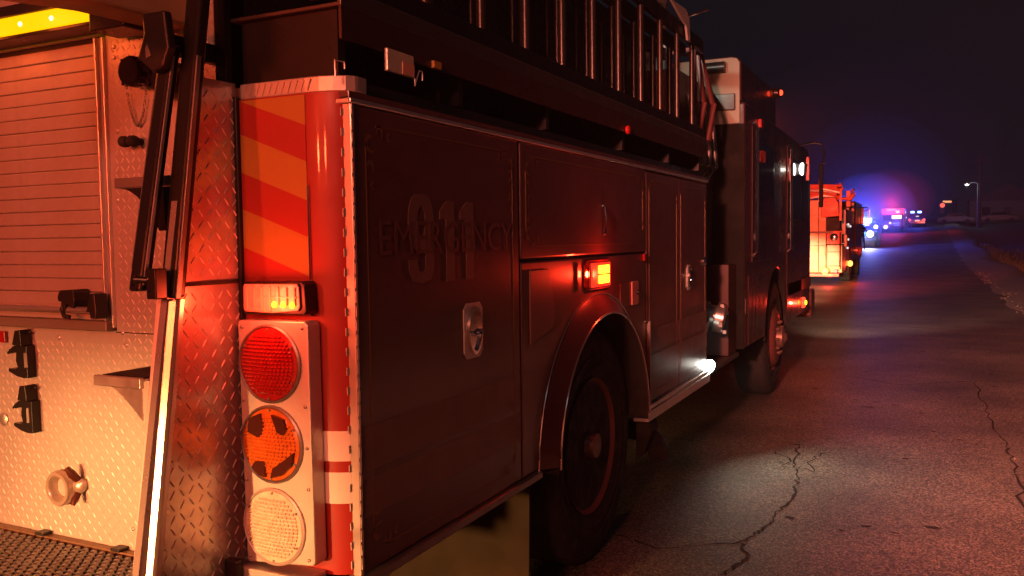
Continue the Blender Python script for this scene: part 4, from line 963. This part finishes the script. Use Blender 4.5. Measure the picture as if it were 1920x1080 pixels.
# nearest patrol car, nose to the camera
y = 65; x = -3.0
pc, Y, zb = patrol(x, y, -1, 'police car facing us with its roof beacon blazing blue and headlamps on', M_pol)
MB().box(x - .22, x + .42, Y(-.35) - .12, Y(-.35) + .12, zb + 1.69, zb + 1.98).build('beacon', E_bluew, pc, bevel=.06, seg=3)
MB().box(x - .58, x - .20, Y(-.35) - .10, Y(-.35) + .10, zb + 1.69, zb + 1.84).build('beacon', emit('deep_blue_beacon', (.02, .06, 1), 3), pc, bevel=.05)
MB().lathe([(0, .16), (.03, .14)], (x - .74, Y(2.42), zb + .86), (0, -1, 0), 16).build('headlamp', emit('white_headlamp', (1, .9, .95), 9), pc)
MB().lathe([(0, .22), (.03, .18)], (x + .50, Y(2.42), zb + .86), (0, -1, 0), 16).build('headlamp', emit('blue_white_headlamp', (.85, .9, 1), 10), pc)
MB().lathe([(0, .19), (.03, .15)], (x + .02, Y(2.43), zb + .86), (0, -1, 0), 16).build('grille_lamp', E_cyan, pc)
MB().lathe([(0, .13), (.03, .1)], (x + .80, Y(1.3), zb + 1.35), (0, -1, 0), 14).build('spot_lamp', emit('side_spot_lamp', (1, .85, .9), 6), pc)
lamp('blue_beacon_glow', 'POINT', (x + .15, 64.4, zb + 2.0), 2600, BLUE, .2)
lamp('blue_grille_glow', 'POINT', (x + .1, 62.0, zb + .9), 120, (.08, .10, 1), .2)
lamp('patrol_headlamp', 'SPOT', (x + .3, 62.4, zb + .8), 500, (.9, .85, 1), .1, (x + .8, 57, 0), 70, .8)
# mist volume added to give the patrol car's beacon its halo
import mathutils
bmm = bmesh.new(); bmesh.ops.create_icosphere(bmm, subdivisions=4, radius=1)
for v in bmm.verts: v.co = Vector((-2.7 + v.co.x * 3.2, 62.5 + v.co.y * 3, zb + 2.4 + v.co.z * 2.7))
me = bpy.data.meshes.new('halo_mist'); bmm.to_mesh(me); bmm.free()
mm = mh.copy(); mm.name = 'halo_mist'
for nd in mm.node_tree.nodes:
    if nd.type == 'PRINCIPLED_VOLUME': nd.inputs['Density'].default_value = .032
me.materials.append(mm); em = bpy.data.objects.new('halo_mist', me); COL.objects.link(em); em['kind'] = 'stuff'
for k_, (rx, rz) in enumerate(((5.2, 4.8), (8.0, 7.5))):  # fainter shells added to widen the halo
    bmm = bmesh.new(); bmesh.ops.create_icosphere(bmm, subdivisions=4, radius=1)
    for v in bmm.verts: v.co = Vector((-2.5 + v.co.x * rx, 62.5 + v.co.y * 4, zb + rz - .4 + v.co.z * rz))
    me = bpy.data.meshes.new('halo_mist'); bmm.to_mesh(me); bmm.free()
    m2_ = mm.copy()
    for nd in m2_.node_tree.nodes:
        if nd.type == 'PRINCIPLED_VOLUME': nd.inputs['Density'].default_value = (.006, .0018)[k_]
    me.materials.append(m2_); em = bpy.data.objects.new('halo_mist', me); COL.objects.link(em); em['kind'] = 'stuff'
# ambulance / squad with red beacon
y = 95; x = -2.25; zb = zg(y)
am = thing('ambulance', (x, y, zb), 'boxy pale ambulance with a red beacon, standing between the police cars', 'ambulance')
MB().box(x - 1.1, x + 1.1, y, y + 4.2, zb + .6, zb + 2.45).build('box_body', M_polw, am, bevel=.06)
MB().box(x - .95, x + .95, y - 1.8, y - .01, zb + .5, zb + 1.9).build('cab', M_polw, am, bevel=.15)
MB().box(x - .85, x + .85, y - 1.82, y - 1.7, zb + 1.2, zb + 1.75).build('windscreen', M_glass, am)
for s in (-.95, .95):
    for yy in (-1, 3): MB().lathe([(-.12, .2), (-.11, .4), (.1, .4), (.11, .2)], (x + s * .9, y + yy, zb + .4), (1, 0, 0), 16).build('wheel', M_rub, am)
MB().box(x - .60, x + .30, y - 1.2, y - .9, zb + 2.15, zb + 2.42).build('beacon', E_beacon, am, bevel=.08)
MB().box(x + .30, x + .62, y - 1.2, y - 1, zb + 1.95, zb + 2.2).build('beacon', emit('pink_beacon', (1, .35, .9), 4), am, bevel=.05)
MB().box(x - .05, x + .85, y - 1.85, y - 1.80, zb + 1.35, zb + 1.72).build('lit_windscreen_panel', emit('peach_panel_glow', (1, .72, .5), 3), am, bevel=.04)  # panel given a peach emission of its own
MB().lathe([(0, .2), (.03, .16)], (x - .62, y - 1.82, zb + .55), (0, -1, 0), 14).build('headlamp', E_pink, am)
MB().lathe([(0, .10), (.03, .08)], (x - .20, y - 1.82, zb + .95), (0, -1, 0), 14).build('headlamp', E_pink, am)
lamp('red_beacon_glow', 'POINT', (x - .2, y - 1.5, zb + 2.9), 800, (1, .03, .08), .2)
bmm = bmesh.new(); bmesh.ops.create_icosphere(bmm, subdivisions=4, radius=1)  # mist added for the red beacon's halo
for v in bmm.verts: v.co = Vector((x - .2 + v.co.x * 4.2, 92 + v.co.y * 2.2, zb + 3.2 + v.co.z * 3.1))
me = bpy.data.meshes.new('halo_mist'); bmm.to_mesh(me); bmm.free()
me.materials.append(mm); em = bpy.data.objects.new('halo_mist', me); COL.objects.link(em); em['kind'] = 'stuff'
# patrol car seen from behind
y = 115; x = -.28
p2, Y, zb = patrol(x, y, 1, 'police car seen from behind with twin blue beacons and red tail lamps', M_pol)
for d, c in ((-.52, E_blue), (.26, E_blue)):
    MB().box(x + d - .22, x + d + .22, Y(-.35) - .1, Y(-.35) + .1, zb + 1.69, zb + 1.92).build('beacon', c, p2, bevel=.05)
for d in (-.78, .78): MB().lathe([(0, .16), (.03, .12)], (x + d, Y(-2.42), zb + .82), (0, -1, 0), 14).build('tail_lamp', E_tail, p2)
MB().box(x - .20, x + .30, Y(-2.44) - .02, Y(-2.44) + .02, zb + .64, zb + .82).build('number_plate', emit('lit_number_plate', (1, .42, .3), 1.6), p2, bevel=.02)
MB().box(x - .12, x + .22, Y(-1.86) - .02, Y(-1.86) + .02, zb + 1.20, zb + 1.32).build('rear_window_lamp', emit('dim_white_lamp', (.8, .78, .85), 1.2), p2, bevel=.02)
MB().lathe([(0, .20), (.03, .15)], (x - 1.38, y - 1, zb + 1.15), (0, -1, 0), 14).build('door_lamp', emit('open_door_lamp', (1, .9, 1), 3), p2)
lamp('blue_beacon_glow', 'POINT', (x, y - 3, zb + 2.3), 350, BLUE, .2)
# parked cars, faint, at the far right
def parked(x, y, col, label):
    zb = zt(x, y) + .0; t = thing('parked_car', (x, y, zb), label, 'car', 'cars parked by the far buildings')
    prof = [(-2.2, .3), (-2.2, .85), (-1.4, .95), (-.8, 1.4), (.7, 1.42), (1.3, .95), (2.2, .82), (2.25, .3)]
    MB().prism([(x + a, zb + b) for a, b in prof], 1, y - .85, y + .85).build('body', col, t, bevel=.08)
    MB().prism([(x + a, zb + b) for a, b in ((-1.25, .98), (-.75, 1.34), (.65, 1.36), (1.12, .98))], 1, y - .862, y + .862).build('window', M_glass, t)
    for d in (-1.35, 1.4):
        MB().lathe([(-.1, .2), (-.1, .32), (.1, .32), (.1, .2)], (x + d, y - .80, zb + .32), (0, 1, 0), 16).build('wheel', M_rub, t)
    MB().box(x + 2.18, x + 2.27, y - .75, y - .5, zb + .62, zb + .74).build('headlamp', M_chrome, t)
    return t
parked(4.2, 128, mat('dim_car_paint', (.14, .14, .15), .4), 'pale car parked side-on beyond the road, left of the two')
parked(9.3, 128, mat('grey_car_paint', (.07, .07, .08), .3, 0, .4), 'grey car parked side-on beyond the road, right of the two')
lamp('parked_car_fill', 'POINT', (6, 122, zg(122) + 3.5), 45, (.45, .45, 1), .3)  # added fill that shows the parked cars, without any fixture
# traffic signal with an arm, its red lamp lit
def P(px, py, Yd):     # small helper: point on the sight line at distance Yd, used once to place distant lamps at their real spot
    d = CR * (px - 960) + CF * 1605 + CU * (540 - py); t = (Yd + 1.73) / d.y
    return Vector((1.3, -1.73, 1.46)) + d * t
q = P(1767, 385, 140)
ts = thing('traffic_signal', (q.x, 140, zg(140)), 'traffic signal showing a round red light beside the road far off', 'traffic light')
MB().tube([(q.x + 1.8, 140.3, zg(140) - .1), (q.x + 1.8, 140.3, q.z + .9)], .10, 10).tube([(q.x + 1.8, 140.3, q.z + .7), (q.x - .2, 140.3, q.z + .75)], .06, 8).build('pole', M_dark, ts)
MB().box(q.x - .3, q.x + .3, 140, 140.25, q.z - 1.2, q.z + .45).build('signal_housing', M_black, ts, bevel=.03)
MB().lathe([(0, .34), (.06, .30)], (q.x, 139.98, q.z), (0, -1, 0), 20).build('red_lamp', emit('signal_red', (1, .13, .08), 1.4), ts)
q2 = P(1776, 378, 150)
os_ = thing('shop_sign', (q2.x, 150, zg(150)), 'small orange lit sign board on a post above and right of the red signal', 'sign')
MB().box(q2.x - .62, q2.x + .62, 150, 150.2, q2.z - .18, q2.z + .18).build('sign_board', E_orange, os_, bevel=.03)
MB().tube([(q2.x + .9, 150.3, zg(150) - .1), (q2.x + .9, 150.3, q2.z + .3)], .09, 8).box(q2.x - .6, q2.x + 1, 150.2, 150.4, q2.z - .05, q2.z + .05).build('post', M_dark, os_)
q3 = P(1813, 347, 120)
sl = thing('street_lamp', (q3.x + .8, 120, zt(q3.x, 120)), 'tall street lamp with a white light above the dark far houses', 'street lamp')
MB().tube([(q3.x + 1.2, 120, zt(q3.x, 120) - .2), (q3.x + 1.2, 120, q3.z + .1), (q3.x + .8, 120, q3.z + .35), (q3.x, 120, q3.z + .25)], .07, 8).build('pole', M_gun, sl)
MB().box(q3.x - .35, q3.x + .3, 119.8, 120.2, q3.z + .08, q3.z + .24).build('lamp_head', M_gun, sl, bevel=.03)
MB().lathe([(0, .26), (.08, .18)], (q3.x, 120, q3.z + .075), (0, -.6, -1), 14).build('lamp_lens', E_street, sl)
lamp('street_light', 'POINT', (q3.x, 119.9, q3.z - .5), 90, (.85, 1, .8), .2)
# houses under the street lamp
M_wall = mat('pale_siding', (.15, .15, .13), .8, noise=.1); M_roof = mat('shingle_roof', (.09, .085, .08), .9, noise=.2, nscale=2)
def house(x, y, wd, dp, h, label):
    zb = zt(x, y) - .1; t = thing('house', (x, y, zb), label, 'house')
    MB().box(x - wd / 2, x + wd / 2, y, y + dp, zb, zb + h).build('wall', M_wall, t)
    MB().prism([(x - wd / 2 - .4, zb + h), (x, zb + h + wd * .24), (x + wd / 2 + .4, zb + h)], 1, y - .4, y + dp + .4).build('roof', M_roof, t)
    for k in (-.28, .28): 
        wv = MB().box(x + wd * k - .5, x + wd * k + .5, y - .03, y, zb + 1.0, zb + 2.1).build('window', M_glass, t)
        MB().box(x + wd * k - .56, x + wd * k + .56, y - .05, y - .031, zb + .92, zb + .99).build('sill', M_wall, wv)
    MB().box(x - .45, x + .45, y - .04, y, zb, zb + 2.05).build('door', M_roof, t)
house(10.5, 132, 9, 8, 3.0, 'small gabled house behind the street lamp at far right')
house(24, 118, 12, 9, 3.2, 'wider dark house right of the gabled house with the street lamp')
# utility pole
up = thing('utility_pole', (6.6, 118, zt(6.6, 118)), 'thin wooden utility pole left of the street lamp', 'utility pole')
zb = zt(6.6, 118)
MB().tube([(6.6, 118, zb - .2), (6.62, 118, zb + 9)], .13, 8).build('pole', mat('pole_wood', (.10, .075, .05), .9, noise=.3), up)
MB().box(5.6, 7.6, 117.85, 118.0, zb + 8.2, zb + 8.35).build('crossarm', MATS['pole_wood'], up)
# distant trees
M_leaf = mat('night_foliage', (.035, .045, .022), .9, noise=.4, nscale=1); M_bark = mat('bark', (.05, .04, .03), .9)
def tree(x, y, h, sp, label, seed):
    rnd = random.Random(seed); zb = zt(x, y) - .1
    t = thing('tree', (x, y, zb), label, 'tree', 'dark trees at the roadside')
    mb = MB().tube([(x, y, zb), (x + .1, y, zb + h * .35), (x - .1, y, zb + h * .7)], [.28, .2, .08], 8)
    for k in range(6):
        a = rnd.uniform(0, 6.3); mb.tube([(x, y, zb + h * rnd.uniform(.3, .5)), (x + math.cos(a) * sp * .6, y + math.sin(a) * sp * .6, zb + h * rnd.uniform(.6, .8))], [.1, .03], 6)
    mb.build('trunk', M_bark, t, smooth=True)
    mb = MB(); cl = [(x + rnd.gauss(0, sp * .4), y + rnd.gauss(0, sp * .4), zb + h * rnd.uniform(.4, .92)) for _ in range(22)]
    for k in range(2600):
        c = cl[k % 22]; s = rnd.uniform(.07, .17); p = Vector((c[0] + rnd.gauss(0, sp * .2), c[1] + rnd.gauss(0, sp * .2), c[2] + rnd.gauss(0, sp * .18)))
        a = Vector((rnd.uniform(-1, 1), rnd.uniform(-1, 1), rnd.uniform(-1, 1))) * s; b = Vector((rnd.uniform(-1, 1), rnd.uniform(-1, 1), rnd.uniform(-1, 1))) * s
        mb.add([p, p + a, p + a + b, p + b], [(0, 1, 2, 3)])
    mb.build('crown', M_leaf, t)
tree(15.5, 78, 6.5, 3.4, 'dark round tree at the right edge beyond the grass', 1)
tree(19.5, 100, 8, 4.2, 'tall dark tree behind the roadside ditch at right', 2)
tree(-11, 88, 8, 4.4, 'dark tree left of the road beyond the trucks', 3)

# person standing in front of the nearest patrol car
def person(x, y):
    zb = zg(y); J = [(0, .95), (0, 1.20), (0, 1.42), (0, 1.54), (0, 1.68), (-.11, .90), (-.15, .48), (-.16, .06), (-.19, .02), (.11, .90), (.14, .48), (.17, .06), (.20, .02), (-.20, 1.42), (-.27, 1.15), (-.24, .92), (.20, 1.42), (.27, 1.15), (.22, .92)]
    E = [(0, 1), (1, 2), (2, 3), (3, 4), (0, 5), (5, 6), (6, 7), (7, 8), (0, 9), (9, 10), (10, 11), (11, 12), (2, 13), (13, 14), (14, 15), (2, 16), (16, 17), (17, 18)]
    Rr = [.15, .16, .15, .06, .10, .10, .075, .05, .05, .10, .075, .05, .05, .075, .055, .04, .075, .055, .04]
    me = bpy.data.meshes.new('person'); me.from_pydata([(x + a, y - (.12 if i in (8, 12) else 0), zb + b) for i, (a, b) in enumerate(J)], E, [])
    o = bpy.data.objects.new('person', me); COL.objects.link(o); me.materials.append(mat('dark_uniform', (.02, .025, .06), .7))
    sk_ = o.modifiers.new('skin', 'SKIN'); o.modifiers.new('sub', 'SUBSURF').levels = 1
    o.modifiers['sub'].render_levels = 1
    for i, v in enumerate(me.skin_vertices[0].data): v.radius = (Rr[i], Rr[i] * .8); v.use_root = i == 0
    tag(o, 'person in a dark uniform standing in front of the nearest police car', 'person')
    m = mat('reflective_band', (.8, .8, .7), .4)
    for zz in (1.28, 1.08):
        MB().lathe([(0, .20), (.05, .20)], (x, y, zb + zz), (0, 0, 1), 14).build('reflective_band', m, o)
    return o
pr = person(-2.86, 60.0)
